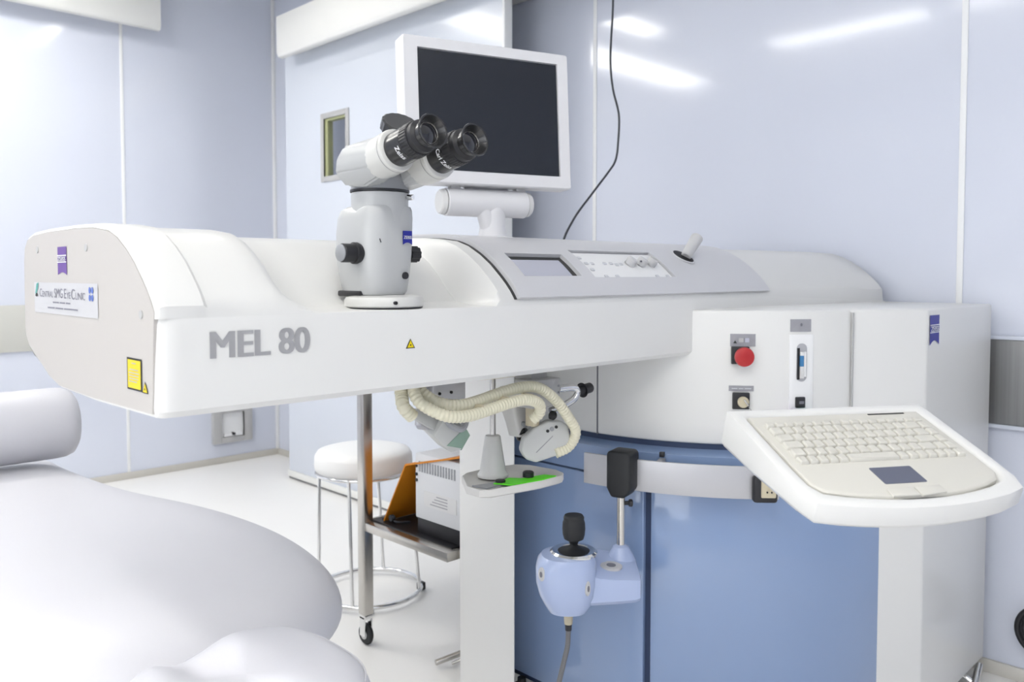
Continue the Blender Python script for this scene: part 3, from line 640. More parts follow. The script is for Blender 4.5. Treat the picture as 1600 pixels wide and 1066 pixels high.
# oculars
ea = Vector((-.02, -.978, .205)).normalized(); E1 = Vector((.8115, .9924, 1.4187))
for qi, (E, nm) in enumerate(((E1, 'ocular'), (E1+mb*.086+Vector((0, 0, -.004)), 'ocular'))):
    R_ = .86 if False else 1.0
    Mx = zframe(E, ea)
    b = nb(); lathe(b, [(.0215, -.020), (.0225, -.006), (.026, -.0035), (.0275, 0), (.0270, .0015), (.0245, .001), (.021, -.006), (.0175, -.012)], Mx, 44, cap0=False, cap1=False); oc = obj(nm, b, M_GLOSSB, MS)
    b = nb(); lathe(b, [(.0178, -.010), (.0168, -.0095), (.0160, -.011)], Mx, 40, False, False); obj('retaining_ring', b, M_STEEL, oc)
    b = nb(); lathe(b, [(.0005, -.0095), (.008, -.010), (.0165, -.0125)], Mx, 40, False, False); obj('eye_lens', b, M_LENS, oc)
    b = nb(); lathe(b, [(.0265, -.034), (.0265, -.024), (.0225, -.020), (.020, -.018)], Mx, 60, False, False); obj('diopter_ring', b, M_BLACK, oc)
    b = nb(); L = []
    for r, h in ((.0285, -.052), (.0285, -.036), (.0275, -.034)):
        L.append([(r*(1+(.012 if i % 2 else -.012))*math.cos(2*PI*i/72), r*(1+(.012 if i % 2 else -.012))*math.sin(2*PI*i/72), h) for i in range(72)])
    loops(b, L, True, False, True, Mx); obj('grip_ring', b, M_BLACK, oc, angle=20)
    b = nb(); lathe(b, [(.0285, -.095), (.0285, -.053), (.0278, -.0525)], Mx, 44); sl_ = obj('sleeve', b, M_GLOSSB, oc)
    # print running round the sleeve, readable from the eye end
    def ctext(txt, a0, a1, h0, h1, R=.0292):
        def fn(u, v):
            a = math.radians(a0+(a1-a0)*u); return Mx @ Vector((R*math.cos(a), R*math.sin(a), h0+(h1-h0)*v))
        return obj('lettering', mapped(text_bm(txt, .012), fn), M_WPRINT, sl_)
    hint = ctext('Carl Zeiss', 178, 262, -.066, -.0565, .0289) if qi else ctext('Zeiss', 196, 246, -.066, -.0565, .0289)
    # white/grey tube holder and prism housing behind it
    b = nb(); lathe(b, [(.030, -.092), (.0345, -.094), (.0355, -.098), (.0355, -.130), (.033, -.145)], Mx, 44); ho = obj('tube_holder', b, M_MICROW, MS, angle=40)
    b = nb(); lathe(b, [(.0359, -.1015), (.0359, -.1005)], Mx, 44, False, False); obj('ring_groove', b, M_LABELT, ho)
    sgn = -1 if qi == 0 else 1
    def hp(du, y, z): return Vector((E.x+du*sgn, y, z))
    P = []
    c0 = E-ea*.126
    P += [c0+Vector((.034*math.cos(k*PI/5), 0, .034*math.sin(k*PI/5))) for k in range(10)]
    P += [hp(.030, 1.195, 1.412), hp(.041, 1.20, 1.390), hp(.040, 1.205, 1.368), hp(.022, 1.20, 1.347), hp(.006, 1.165, 1.347), hp(-.024, 1.17, 1.347), hp(-.030, 1.21, 1.36), hp(-.026, 1.21, 1.412), hp(.0, 1.205, 1.422)]
    b = nb(); vv = [b.verts.new(q) for q in P]; r_ = bmesh.ops.convex_hull(b, input=vv)
    bmesh.ops.delete(b, geom=list({g for g in r_['geom_interior']+r_['geom_unused'] if isinstance(g, bmesh.types.BMVert)}), context='VERTS')
    bmesh.ops.dissolve_limit(b, angle_limit=.12, verts=b.verts, edges=b.edges)
    bmesh.ops.bevel(b, geom=[e for e in b.edges if e.is_manifold and e.calc_face_angle(0) > .3], offset=.0035, segments=2, affect='EDGES')
    obj('prism_housing', b, M_MICRO, MS, angle=30)
# interpupillary wheel and bracket on top
wc = Vector((.868, 1.150, 1.450))
b = nb(); L = []
for r, h in ((.030, -.009), (.033, -.008), (.033, .008), (.030, .010), (.010, .010)):
    L.append([(r*(1+(.02 if (i//2) % 2 else -.01))*math.cos(2*PI*i/64), r*(1+(.02 if (i//2) % 2 else -.01))*math.sin(2*PI*i/64), h) for i in range(64)])
loops(b, L, M=zframe(wc, Vector((-.15, -.62, .77)))); obj('adjusting_wheel', b, M_GLOSSB, MS, angle=25)
b = nb(); Mw = frame((.866, 1.095, 1.437), mb, ey=-ea); box(b, (0, 0, 0), (.050, .045, .012), .003, M=Mw); box(b, (-.022, 0, -.010), (.006, .045, .02), .001, M=Mw); br = obj('bracket', b, M_MICROW, MS)
b = nb(); cyl(b, Mw @ Vector((-.018, -.0235, 0)), Mw @ Vector((-.018, -.022, 0)), .004, n=16); obj('screw_hole', b, M_BLACK, br)

# ------------------------------------------------------------------ monitor on its post
myaw, mt = math.radians(-18.13), math.radians(86.2)
mbx = Vector((math.cos(myaw), math.sin(myaw), 0)); mfy = Vector((math.sin(myaw)*math.cos(mt), -math.cos(myaw)*math.cos(mt), -math.sin(mt)))
MT = frame((1.113, 1.413, 1.681), mbx, ey=-mfy)       # screen top left corner, x right, y up, z out of the screen
MN = thing('monitor', 'flat white framed monitor with dark screen on a silver post behind the hood', 'monitor', (1.27, 1.40, 1.276))
SW, SH = .338, .257
b = nb()
ou = rrect(-.036, SW+.030, -SH-.030, .026, .006, 3); iu = [(max(-.002, min(SW+.002, x)), max(-SH-.002, min(.002, y))) for x, y in ou]
loops(b, [[(x*.9+.017, y*.86-.018, -.050) for x, y in ou], [(x, y, -.038) for x, y in ou], [(x, y, .002) for x, y in ou], [(x*.985+.0025, y*.985-.002, .006) for x, y in ou], [(x, y, .005) for x, y in iu], [(x, y, -.002) for x, y in iu]], M=MT)
obj('casing', b, M_MONF, MN, angle=28)
b = nb(); bx(b, 0, SW, -SH, 0, -.003, .0012, M=MT); obj('screen', b, M_SCRN, MN)
hc = MT @ Vector((.165, -SH-.064, -.035)); hd = mbx
b = nb(); cyl(b, hc-hd*.098, hc+hd*.098, .031, bev=.002, n=40); hin = obj('hinge_barrel', b, M_MONF, MN)
for s_ in (-1, 1):
    b = nb(); cyl(b, hc+hd*.098*s_, hc+hd*.112*s_, .0285, .027, n=36, bev=.003); obj('end_cap', b, M_STICK, hin)
for u in (-.075, .085):
    b = nb(); box(b, (0, 0, 0), (.024, .02, .03), .002, M=frame(hc+hd*u+Vector((0, 0, .036)), hd, ez=(0, 0, 1))); obj('hinge_lug', b, M_SOCK, MN)
b = nb(); box(b, (0, 0, 0), (.11, .012, .02), .002, M=frame(hc+hd*.01+Vector((0, 0, .036))-Vector((0, -.012, 0)), hd, ez=(0, 0, 1))); obj('tilt_bar', b, M_MONF, MN)
pb = hc+hd*.018
b = nb(); lathe(b, [(.050, 0), (.050, .008), (.032, .012), (.029, .03), (.029, hc.z-1.276)], Matrix.Translation((pb.x, pb.y, 1.274)), 40); obj('post', b, M_MONF, MN)
b = nb(); cyl(b, (pb.x-.028, pb.y, hc.z-.012), (pb.x-.006, pb.y, hc.z-.060), .018, .022); obj('gusset', b, M_MONF, MN)

# ------------------------------------------------------------------ things under the arm
def ribbed(pts, lab, r=.0118):
    b = nb(); tube(b, pts, r, 22, 10, rib=.12, pitch=.0075); o = obj('corrugated_hose', b, M_HOSE, angle=20); return tag(o, lab, 'hose', 'corrugated hoses')
ribbed([(.975, 1.25, 1.0), (.968, 1.22, .978), (.99, 1.195, .958), (1.03, 1.18, .951), (1.08, 1.18, .955), (1.13, 1.18, .963), (1.19, 1.18, .969), (1.245, 1.18, .963), (1.295, 1.18, .933), (1.335, 1.18, .893), (1.362, 1.18, .855), (1.358, 1.195, .822), (1.330, 1.21, .808)],
       'upper cream corrugated hose looping down into the right lamp head')
ribbed([(.950, 1.23, 1.0), (.945, 1.20, .965), (.975, 1.165, .940), (1.02, 1.155, .934), (1.07, 1.155, .938), (1.13, 1.155, .946), (1.18, 1.155, .948), (1.222, 1.16, .936), (1.238, 1.17, .914), (1.232, 1.185, .898)],
       'lower cream corrugated hose with its free end curling down beside the camera head')
ribbed([(.93, 1.24, 1.002), (.932, 1.235, .975), (.925, 1.22, .955), (.945, 1.22, .935)], 'short cream corrugated hose stub at the far left under the arm', .013)
ribbed([(1.10, 1.32, .985), (1.18, 1.32, .983), (1.26, 1.32, .981), (1.36, 1.32, .982), (1.45, 1.33, .985)], 'cream corrugated hose running flat against the underside of the arm', .013)
for x, z, y, w_ in ((1.06, .945, 1.166, 'nearest the lamp with green glass'), (1.13, .953, 1.168, 'in front of the steel rod'), (1.20, .951, 1.17, 'nearest the camera head')):
    b = nb(); box(b, (x, y, z), (.008, .03, .012), .002); o = obj('hose_clip', b, M_BEIGE); tag(o, 'small beige clip joining the two cream hoses, '+w_, 'clip', 'hose clips')
t = thing('mounting_plate', 'grey metal block bolted under the arm above the left lamp head', 'bracket', (1.06, 1.28, .975))
b = nb(); bx(b, 1.02, 1.105, 1.25, 1.31, .948, 1.003, .003); obj('plate', b, M_ALU, t)
for x in (1.035, 1.065): b = nb(); cyl(b, (x, 1.251, .965), (x, 1.247, .965), .003, n=10); obj('bolt', b, M_BLACK, t)
b = nb(); cyl(b, (1.0, 1.27, .905), (1.01, 1.27, 1.002), .008); cyl(b, (1.0, 1.27, .905), (1.08, 1.27, .885), .008); obj('steel_rod', b, M_ALU, t)
# left lamp head: tilted box with green glass, slanted guide bar
t = thing('lamp_head', 'grey tilted lamp head with pale green glass under the left of the arm', 'lamp', (1.08, 1.27, .90), group='lamp heads under the arm')
LH = frame((1.058, 1.26, .888), (.86, .0, -.50), ez=(-.25, -1, -.1)) @ Matrix.Scale(.80, 4)
b = nb(); prism(b, [(-.045, -.025), (.028, -.040), (.052, -.022), (.052, .020), (.028, .034), (-.045, .028)], LH, -.028, .030, .003); hd_ = obj('head', b, M_LAMPG, t)
b = nb(); prism(b, [(.050, -.023), (.0555, -.022), (.0555, .021), (.050, .021)], LH, -.024, .028); obj('glass_window', b, M_LAMPN, hd_)
b = nb(); prism(b, [(.004, -.030), (.050, -.018), (.050, .022), (.026, .032)], LH, .0298, .0312); obj('green_side_glass', b, M_LAMPN, hd_)
b = nb(); tube(b, [(1.040, 1.24, .925), (1.044, 1.225, .905), (1.060, 1.215, .897), (1.076, 1.22, .908), (1.084, 1.24, .93)], .0075, 10); obj('yoke', b, M_MICROD, t)
b = nb(); box(b, (0, 0, 0), (.070, .014, .020), .002, M=frame((1.005, 1.255, .916), (.86, 0, -.50), ey=(0, 1, 0))); obj('guide_bar', b, M_LAMPG, t)
b = nb(); box(b, (0, 0, 0), (.066, .014, .010), .002, M=frame((1.014, 1.255, .931), (.86, 0, -.50), ey=(0, 1, 0))); obj('guide_bar_edge', b, M_PLATE, t)
# right lamp head: rounded shield
t = thing('lamp_head', 'pale rounded lamp head with a slot line under the right of the arm', 'lamp', (1.32, 1.23, .84), group='lamp heads under the arm')
Mr = frame((1.318, 1.235, .838), (.75, -.5, .22), ez=(-.55, -.8, .05)) @ Matrix.Scale(.86, 4)
pts = [(.066, -.028), (.068, .018), (.052, .036), (.020, .044), (-.020, .036), (-.052, .018), (-.066, -.010), (-.060, -.034), (-.036, -.050), (.020, -.048)]
b = nb(); prism(b, pts, Mr, -.022, .018, .006, 3); hd_ = obj('shield', b, M_LAMPG, t, angle=45)
b = nb(); prism(b, [(-.030, -.026), (.022, .003), (.022, .005), (-.030, -.024)], Mr, .0175, .0192); obj('slot_line', b, M_MICROD, hd_)
for x, y, m_ in ((.012, .020, M_BLACK), (.036, .024, M_BLACK), (.024, .022, M_MICROD)):
    b = nb(); cyl(b, Mr @ Vector((x, y, .017)), Mr @ Vector((x, y, .020)), .0035 if m_ is M_BLACK else .005, n=14); obj('screw', b, m_, hd_)
b = nb(); bx(b, 1.286, 1.306, 1.235, 1.26, .868, .925, .002); obj('stem', b, M_BEIGE, t)
b = nb(); lathe(b, [(.004, 0), (.010, .004), (.010, .012), (.006, .016)], zframe((1.316, 1.215, .895), (1, -.3, -.4)), 18); obj('thumb_screw', b, M_BLACK, t)
# camera head
t = thing('camera_head', 'small beige and grey camera head pointing down between the hoses and the tray', 'camera', (1.31, 1.31, .90))
b = nb(); loops(b, [[Vector((1.312, 1.31, .948))+Vector((x*.037, y*.026, 0)) for x, y in rrect(-1, 1, -1, 1, .35, 4)], [Vector((1.312, 1.31, .908))+Vector((x*.037, y*.026, 0)) for x, y in rrect(-1, 1, -1, 1, .35, 4)], [Vector((1.303, 1.30, .868))+Vector((x*.022, y*.020, 0)) for x, y in rrect(-1, 1, -1, 1, .35, 4)], [Vector((1.303, 1.295, .840))+Vector((x*.018, y*.018, 0)) for x, y in rrect(-1, 1, -1, 1, .35, 4)]]); obj('housing', b, M_BEIGE if False else M_TRAYW, t, angle=40)
b = nb(); prism(b, [(1.326, .915), (1.362, .880), (1.348, .862), (1.322, .832), (1.312, .85)], frame((0, 1.30, 0), (1, 0, 0), ez=(0, -1, 0)), -.02, .016, .003); obj('side_cover', b, M_SCREENL, t)
b = nb(); lathe(b, [(.016, 0), (.016, .010), (.012, .011), (.011, .007), (.0005, .006)], zframe((1.303, 1.288, .846), (-.15, -.75, -.6)), 28); obj('lens', b, M_GLOSSB, t)
b = nb(); cyl(b, (1.30, 1.28, .868), (1.297, 1.27, .866), .006, n=16); obj('sensor_port', b, M_MICROD, t)
# bracket block with handle
t = thing('positioning_handle', 'black handle on bent chrome rod and grey block under the right of the arm', 'handle', (1.34, 1.24, .96))
b = nb(); bx(b, 1.262, 1.352, 1.215, 1.27, .912, .972, .003); bx(b, 1.285, 1.335, 1.24, 1.29, .97, 1.003, .002); obj('block', b, M_MICROD if False else M_SOCK, t)
for z in (.925, .94, .955): b = nb(); cyl(b, (1.344, 1.2155, z), (1.344, 1.2125, z), .0025, n=8); obj('bolt', b, M_MICROD, t)
b = nb(); tube(b, [(1.35, 1.22, .947), (1.385, 1.215, .947), (1.402, 1.213, .942), (1.405, 1.213, .932), (1.392, 1.215, .918), (1.36, 1.222, .905), (1.335, 1.23, .898)], .008, 14); obj('bent_rod', b, M_CHROME, t)
b = nb(); lathe(b, [(.010, 0), (.0118, .004), (.0118, .040), (.010, .043)], zframe((1.408, 1.214, .936), (1, -.05, .12)), 24); g_ = obj('grip', b, M_BLACK, t)
b = nb(); lathe(b, [(.017, .010), (.017, .0115)], zframe((1.412, 1.214, .936), (1, -.05, .12)), 28); obj('guard_disc', b, M_BLACK, g_)
# hanging tray
t = thing('instrument_tray', 'small pale tray hanging from the arm on a steel rod with a white cone', 'tray', (1.26, 1.30, .745))
b = nb(); cyl(b, (1.250, 1.325, .84), (1.250, 1.325, 1.003), .0065); obj('rod', b, M_STEEL, t)
b = nb(); lathe(b, [(.034, .752), (.034, .757), (.029, .764), (.0175, .840), (.016, .843), (.007, .844)], Matrix.Translation((1.250, 1.325, 0)), 32); obj('cone', b, M_MICROW, t)
TP = [(1.150, 1.262), (1.165, 1.245), (1.30, 1.222), (1.365, 1.222), (1.388, 1.238), (1.398, 1.27), (1.388, 1.345), (1.37, 1.372), (1.30, 1.395), (1.23, 1.392), (1.205, 1.378), (1.150, 1.30)]
cx_, cy_ = 1.275, 1.31
def tl(s_, z): return [(cx_+(x-cx_)*s_, cy_+(y-cy_)*s_, z) for x, y in TP]
b = nb(); loops(b, [tl(.93, .732), tl(1, .736), tl(1, .749), tl(.985, .751), tl(.95, .7505), tl(.90, .7475)]); obj('tray_dish', b, M_TRAYW, t, angle=40)
b = nb(); prism(b, [(1.166, 1.30), (1.172, 1.262), (1.225, 1.262), (1.222, 1.285)], None, .747, .7505); obj('dark_insert', b, M_MICROD, t)
b = nb(); prism(b, [(1.205, 1.275), (1.222, 1.240), (1.30, 1.224), (1.350, 1.226), (1.338, 1.252), (1.28, 1.262), (1.262, 1.285)], None, .7508, .7530); o = obj('green_card', b, M_GREEN); tag(o, 'bright green card lying on the small hanging tray', 'card')
for x, y, r_ in ((1.298, 1.262, .0125), (1.222, 1.272, .011)):
    b = nb(); lathe(b, [(r_, 0), (r_, .010 if r_ > .012 else .004), (r_-.002, .012 if r_ > .012 else .005), (.001, .012 if r_ > .012 else .005)], Matrix.Translation((x, y, .7531)), 24)
    o = obj('round_magnet', b, M_BLACK); tag(o, 'tall black round knob standing upright on the green card' if r_ > .012 else 'flat black disc at the left end of the green card', 'knob')

# ------------------------------------------------------------------ joystick unit hung on the rail
t = thing('joystick_unit', 'light blue joystick control unit hanging from the rail on a steel pole', 'joystick', (1.50, 1.22, .42))
JM = frame((1.565, 1.212, 0), (.711, -.703, 0), ey=(.703, .711, 0))       # x to the right, y away from the operator
def J(x, y, z): return JM @ Vector((x, y, z))
a_ = math.atan2(1.212-CY, 1.565-CX); N = Vector((math.cos(a_), math.sin(a_), 0)); S_ = Vector((0, 0, 1)).cross(N)
Mc = frame((CX+.664*math.cos(a_), CY+.664*math.sin(a_), 0), S_, ey=(0, 0, 1))
b = nb(); prism(b, [(-.030, .690), (-.018, .668), (.014, .668), (.031, .688), (.031, .772), (.024, .779), (-.024, .779), (-.030, .772)], Mc, -.014, .046, .006, 3); obj('rail_clamp', b, M_RUBB, t, angle=45)
b = nb(); cyl(b, J(0, 0, .50), J(0, 0, .675), .0095); obj('pole', b, M_STEEL, t)
b = nb(); cyl(b, J(.004, 0, .652), J(.020, 0, .652), .005); cyl(b, J(.018, 0, .652), J(.028, 0, .652), .009, bev=.002); obj('clamp_screw', b, M_BLACK, t)
def sup(cx, cy, rx, ry, e, z, n=36):
    P = []
    for i in range(n):
        a = 2*PI*i/n; c, s__ = math.cos(a), math.sin(a)
        P.append((cx+rx*math.copysign(abs(c)**e, c), cy+ry*math.copysign(abs(s__)**e, s__), z))
    return P
qx, qy = -.132, -.070
b = nb()
loops(b, [sup(qx, qy, .030, .028, .9, .418), sup(qx, qy, .044, .042, .85, .422), sup(qx, qy, .055, .052, .8, .440), sup(qx-.002, qy, .064, .060, .78, .462), sup(qx-.004, qy, .069, .065, .76, .490), sup(qx-.004, qy, .070, .066, .76, .522), sup(qx-.002, qy, .067, .063, .8, .542), sup(qx, qy, .061, .058, .9, .553), sup(qx+.004, qy, .050, .048, 1, .556)], M=JM)
def ysec(x, y0, y1, zb, zf, zk, r=.010): return [(x, y0, zb+r), (x, y0+r, zb), (x, y1-r, zb), (x, y1, zb+r), (x, y1, zk-r), (x, y1-r, zk), (x, y0+r*1.6, zf), (x, y0, zf-r)]
loops(b, [ysec(-.135, -.118, .0, .440, .535, .548), ysec(-.095, -.106, .008, .440, .524, .545), ysec(-.06, -.103, .018, .441, .516, .538), ysec(-.02, -.102, .024, .443, .512, .530), ysec(.022, -.100, .026, .446, .511, .524), ysec(.033, -.096, .022, .449, .509, .521), ysec(.036, -.088, .016, .456, .502, .514)], M=JM)
obj('housing', b, M_BLUEL, t, angle=38)
b = nb(); lathe(b, [(.036, .515), (.029, .530), (.019, .548), (.0105, .552)], JM, 32); obj('pole_socket', b, M_BLUEL, t)
Mk = JM @ Matrix.Translation((-.118, -.068, 0))
b = nb(); lathe(b, [(.054, .553), (.055, .558), (.050, .562), (.038, .561), (.030, .556)], Mk, 44, True, False); obj('chrome_ring', b, M_CHROME, t)
b = nb(); lathe(b, [(.037, .5605), (.026, .564), (.012, .570), (.007, .576)], Mk, 32, False, True); obj('rubber_boot', b, M_RUBB, t)
b = nb(); lathe(b, [(.005, .564), (.010, .578), (.012, .582), (.0225, .588), (.0255, .598), (.0268, .612), (.0258, .626), (.0235, .632), (.024, .638), (.021, .643), (.001, .644)], Mk, 36); obj('joystick_knob', b, M_RUBB, t)
def oval(M_, rx, ry):
    b = nb(); loops(b, [[(rx*k_*math.cos(2*PI*i/28), ry*k_*math.sin(2*PI*i/28), h) for i in range(28)] for k_, h in ((1, -.003), (1, .0015), (.92, .0025))], M=M_); o = obj('button', b, M_KNOBG, t)
    b = nb(); loops(b, [[(rx*k_*math.cos(2*PI*i/20), ry*k_*math.sin(2*PI*i/20), h) for i in range(20)] for k_, h in ((.42, .0024), (.42, .0034), (.38, .0036))], M=M_); obj('button_mark', b, M_LABELT, o)
oval(JM @ frame((-.030, -.058, .5195), (1, 0, -.04), ey=(0, 1, .12)), .026, .022)
d1 = Vector((-.80, -.60, 0)).normalized(); oval(JM @ frame(Vector((qx-.004, qy, .520))+d1*.0715, Vector((0, 0, 1)).cross(d1), ey=(0, 0, 1)), .011, .016)
d2 = Vector((.60, -.80, .0)).normalized(); oval(JM @ frame(Vector((qx, qy, .492))+d2*.0690, Vector((0, 0, 1)).cross(d2), ey=(0, 0, 1)), .007, .017)
b = nb(); cyl(b, J(-.130, -.07, .421), J(-.130, -.07, .388), .0115, .0095); obj('cable_gland', b, M_BEIGE, t)
b = nb(); cyl(b, J(-.130, -.07, .388), J(-.130, -.07, .373), .0082, .0075); obj('cable_boot', b, M_BLACK, t)
b = nb(); tube(b, [J(-.130, -.07, .374), J(-.132, -.07, .335), J(-.142, -.07, .29), J(-.156, -.07, .22), J(-.16, -.06, .12), J(-.12, -.03, .030), J(-.02, .02, .010)], .006, 10); obj('cable', b, M_GCABLE, t)

# ------------------------------------------------------------------ patient couch
t = thing('patient_couch', 'lavender grey upholstered patient couch in the left foreground', 'couch', (.6, 2.2, 0))
def couch_outline():
    P = [(.86, 3.25), (.86, 2.95), (.865, 2.75), (.875, 2.55), (.91, 2.40), (.97, 2.24), (1.01, 2.05), (1.025, 1.86), (1.015, 1.70), (.98, 1.54), (.925, 1.42), (.85, 1.345), (.75, 1.305), (.62, 1.295), (.50, 1.305), (.41, 1.345), (.34, 1.42), (.29, 1.54), (.265, 1.66), (.255, 1.84), (.265, 2.02), (.29, 2.20), (.335, 2.37), (.365, 2.55), (.375, 2.75), (.38, 2.95), (.38, 3.25)]
    return P
def cl(ins, z, hump=0):
    P = couch_outline(); n = len(P); out = []
    for i, (x, y) in enumerate(P):
        a, c = P[i-1], P[(i+1) % n]
        if i == 0: a = (.5, 3.25)
        if i == n-1: c = (.5, 3.25)
        tx, ty = c[0]-a[0], c[1]-a[1]; l = math.hypot(tx, ty); nx, ny = ty/l, -tx/l      # clockwise outline: inward normal is (ty,-tx)
        q = Vector((x+nx*ins, y+ny*ins, z)); q.z += hump*math.exp(-((y-2.62)/.18)**2); out.append(q)
    return out
b = nb(); LL = [cl(.06, .475), cl(.02, .480), cl(.0, .50), cl(-.004, .522), cl(.004, .547), cl(.022, .568, .005), cl(.05, .584, .012), cl(.09, .596, .018), cl(.14, .603, .02), cl(.21, .606, .02)]
loops(b, LL, True, True, False)
b.verts.ensure_lookup_table()
LT = LL[-1]; n = len(LT); h = (n-1)//2
tt = nb()
for i in range(h-1):
    q = [LT[i], LT[i+1], LT[n-2-i], LT[n-1-i]]
    tt.faces.new([tt.verts.new(v_) for v_ in q])
tt.faces.new([tt.verts.new(LT[j]) for j in range(h-1, n-h+1)])
bmesh.ops.reverse_faces(tt, faces=tt.faces)
merge(b, tt); bmesh.ops.remove_doubles(b, verts=b.verts, dist=1e-5); bmesh.ops.recalc_face_normals(b, faces=b.faces)
obj('mattress', b, M_VINYL, t, angle=180, sub=2)
b = nb(); bx(b, .36, .86, 1.45, 3.2, .43, .475, .01); bx(b, .5, .74, 2.0, 2.6, .05, .43, .01); bx(b, .38, .84, 1.8, 2.9, 0, .05, .01); obj('base_frame', b, M_DEV, t)
# saddle shaped headrest
b = nb(); NU, NV = 40, 20; hx, hy, hz = .530, 1.06, .600
def hpnt(i, j):
    a = 2*PI*i/NU; v = -PI/2+PI*j/NV
    f = lambda c_, e: math.copysign(abs(c_)**e, c_)
    x = .158*f(math.cos(v), .55)*f(math.cos(a), .75); y = .165*f(math.cos(v), .55)*f(math.sin(a), .75); z = .060*f(math.sin(v), .8)
    if z > 0:
        s_ = max(0, 1-abs(x+.030)/.06); z += -.034*(s_*s_*(3-2*s_))*(z/.06)
        z += .012*max(0, x/.158)*(z/.06)
        z -= .010*math.exp(-((x-.09)/.04)**2-((y+.0)/.06)**2)
    return (hx+x, hy+y, hz+z)
loops(b, [[hpnt(i, j) for i in range(NU)] for j in range(1, NV)]); obj('headrest', b, M_VINYL, t, angle=180, sub=1)
b = nb(); bx(b, .50, .58, 1.1, 1.5, .47, .50, .004); obj('headrest_bar', b, M_STEEL, t)
seam = []
for i in range(-5, 12): p = hpnt(i % NU, NV//2+3); seam.append(Vector(p)+Vector((0, 0, .001)))
b = nb(); tube(b, seam, .0012, 6, 3); obj('piping', b, M_VINYL, t)
o = nb(); lathe(o, [(.05, -.002), (.085, 0), (.100, .010), (.108, .030), (.110, .06), (.110, .46), (.10, .49), (.05, .50)], zframe((.843, 2.83, .735), (-1, 0, 0)), 44)
o = obj('knee_bolster', o, M_VINYL, angle=60); tag(o, 'lavender grey cylindrical bolster lying across the foot end of the couch', 'bolster')

# ------------------------------------------------------------------ stool
t = thing('stool', 'round white padded stool with thin chrome legs near the blue door', 'stool', (1.775, 2.56, 0))
Ms = Matrix.Translation((1.755, 2.56, 0))
b = nb(); lathe(b, [(.05, .475), (.165, .475), (.177, .482), (.180, .50), (.178, .532), (.168, .548), (.13, .558), (.06, .562), (.001, .563)], Ms, 48); obj('seat', b, M_STOOL, t, angle=60)
b = nb(); ring(b, Matrix.Translation((1.755, 2.56, .470)), .172, .006); obj('seat_ring', b, M_CHROME, t, angle=80)
b = nb(); ring(b, Matrix.Translation((1.775, 2.56, .022)), .195, .0085); fr = obj('foot_ring', b, M_CHROME, t, angle=80)
for a in (20, 110, 200, 290):
    r = math.radians(a+18); b = nb(); cyl(b, (1.775+.195*math.cos(r), 2.56+.195*math.sin(r), .022), (1.755+.172*math.cos(r), 2.56+.172*math.sin(r), .475), .0065, n=14); obj('leg', b, M_CHROME, t)
    b = nb(); box(b, (1.775+.195*math.cos(r+.3), 2.56+.195*math.sin(r+.3), .016), (.026, .026, .030), .004); obj('rubber_foot', b, M_BLACK, fr)

# ------------------------------------------------------------------ trolley with device
t = thing('trolley', 'stainless steel trolley on castors standing behind the laser arm', 'trolley', (1.7, 2.0, 0))
for x, y in ((1.52, 2.21), (1.98, 2.21), (1.575, 1.765), (1.98, 1.80)):
    b = nb(); bx(b, x-.018, x+.018, y-.018, y+.018, .10, .99, .003); lg_ = obj('post', b, M_STEEL, t)
    b = nb(); cyl(b, (x-.009, y, .035), (x+.009, y, .035), .035, bev=.006, n=32); cs = obj('castor', b, M_RUBB, t)
    b = nb(); cyl(b, (x-.011, y, .035), (x+.011, y, .035), .016, n=20); obj('hub', b, M_STICK, cs)
    b = nb(); bx(b, x-.016, x-.011, y-.014, y+.014, .03, .095, .002); bx(b, x+.011, x+.016, y-.014, y+.014, .03, .095, .002); bx(b, x-.016, x+.016, y-.016, y+.016, .085, .103, .003); obj('fork', b, M_CHROME, cs)
for z0, z1 in ((.377, .405), (.96, .985)):
    b = nb(); bx(b, 1.505, 1.995, 1.785, 2.225, z0, z1, .003); obj('shelf', b, M_STEEL, t)
b = nb(); bx(b, 1.535, 1.96, 1.78+.02, 2.20, .405, .409); obj('shelf_liner', b, M_BLACK, t)
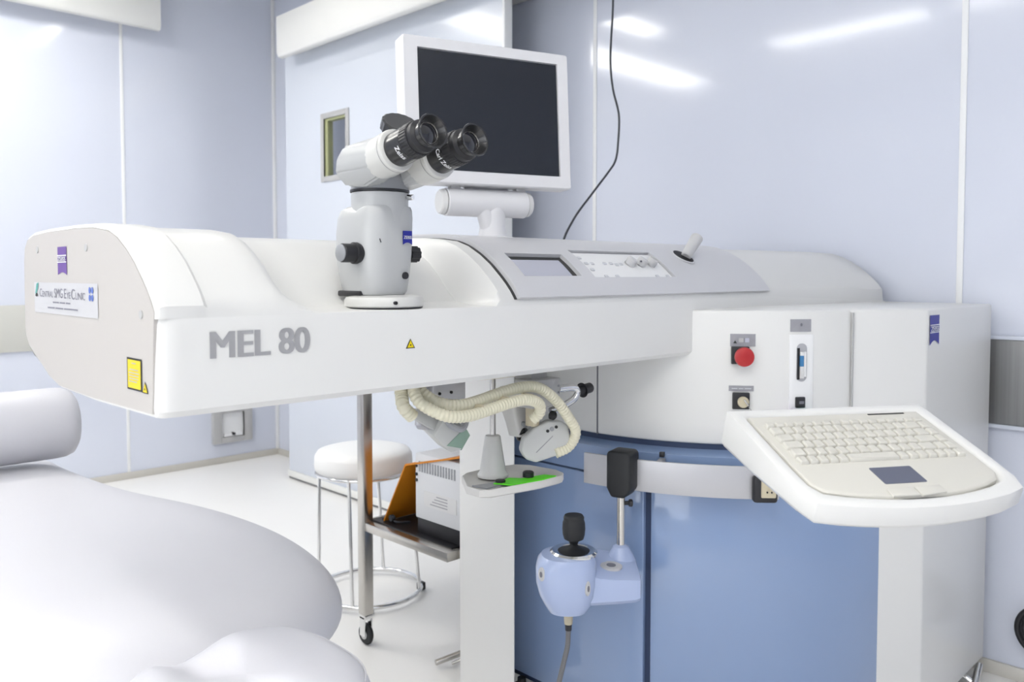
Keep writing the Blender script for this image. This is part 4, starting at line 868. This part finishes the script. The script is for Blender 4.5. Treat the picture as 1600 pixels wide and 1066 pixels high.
# device and its orange cover
t = thing('recorder_unit', 'pale grey boxy electronic unit with vents on the trolley shelf', 'device', (1.75, 1.88, .41))
b = nb(); bx(b, 1.555, 1.90, 1.775, 1.995, .455, .655, .006); obj('casing', b, M_DEV, t)
b = nb(); bx(b, 1.56, 1.89, 1.78, 1.99, .4095, .456, .003); obj('base_unit', b, M_BLACK, t)
for i in range(14):
    y = 1.972-.0125*i; b = nb(); bx(b, 1.5535, 1.556, y-.003, y+.003, .600, .632); obj('vent', b, M_MICROD, t)
for z in (.615, .590, .572): b = nb(); cyl(b, (1.556, 1.986, z), (1.552, 1.986, z), .004 if z > .6 else .005, n=12); obj('port', b, M_BLACK, t)
b = nb(); bx(b, 1.553, 1.556, 1.80, 1.95, .50, .545); s = obj('data_label', b, M_STICK, t)
for i in range(4): b = nb(); bx(b, 1.5524, 1.5532, 1.84, 1.92-.01*i, .508+.009*i, .511+.009*i); obj('text_line', b, M_LABEL, s)
b = nb(); th = .004
prism(b, [(2.150, .4095), (2.036, .607), (1.775, .672), (1.775, .677), (2.0385, .6125), (2.1535, .4115)], frame((1.55, 0, 0), (0, 1, 0), ez=(1, 0, 0)), 0, .34)
o = obj('cover_sheet', b, M_ORANGE); tag(o, 'orange leather cover folded over the grey unit on the trolley', 'cover')
b = nb(); tube(b, [(1.56, 2.17, .412), (1.58, 2.14, .42), (1.56, 2.10, .416), (1.60, 2.08, .412)], .004, 8); cyl(b, (1.553, 2.12, .425), (1.565, 2.12, .425), .010, n=16)
o = obj('cable_coil', b, M_CABLE); tag(o, 'short dark cable with plug lying on the trolley shelf by the orange cover', 'cable')

# ------------------------------------------------------------------ cables
b = nb(); tube(b, [(2.33, 1.85, 2.9), (2.332, 1.85, 2.5), (2.328, 1.85, 2.161), (2.318, 1.85, 2.026), (2.315, 1.85, 1.936), (2.33, 1.85, 1.85), (2.364, 1.85, 1.765), (2.361, 1.85, 1.674), (2.347, 1.85, 1.605), (2.304, 1.85, 1.556), (2.217, 1.85, 1.476), (2.117, 1.85, 1.379), (2.06, 1.85, 1.28), (2.03, 1.83, 1.1), (2.03, 1.745, .95)], .0038, 8)
o = obj('power_cable', b, M_CABLE); tag(o, 'thin dark cable hanging from the ceiling down behind the laser hood', 'cable')
b = nb(); ring(b, frame((2.725, .585, .17), (0, 1, 0), ey=(0, 0, 1)), .070, .009, 40, 10); ring(b, frame((2.712, .58, .175), (0, 1, 0), ey=(0, 0, 1)), .055, .008, 40, 10)
o = obj('coiled_cable', b, M_BLACK, angle=80); tag(o, 'black coiled cable against the right wall at the picture edge', 'cable')
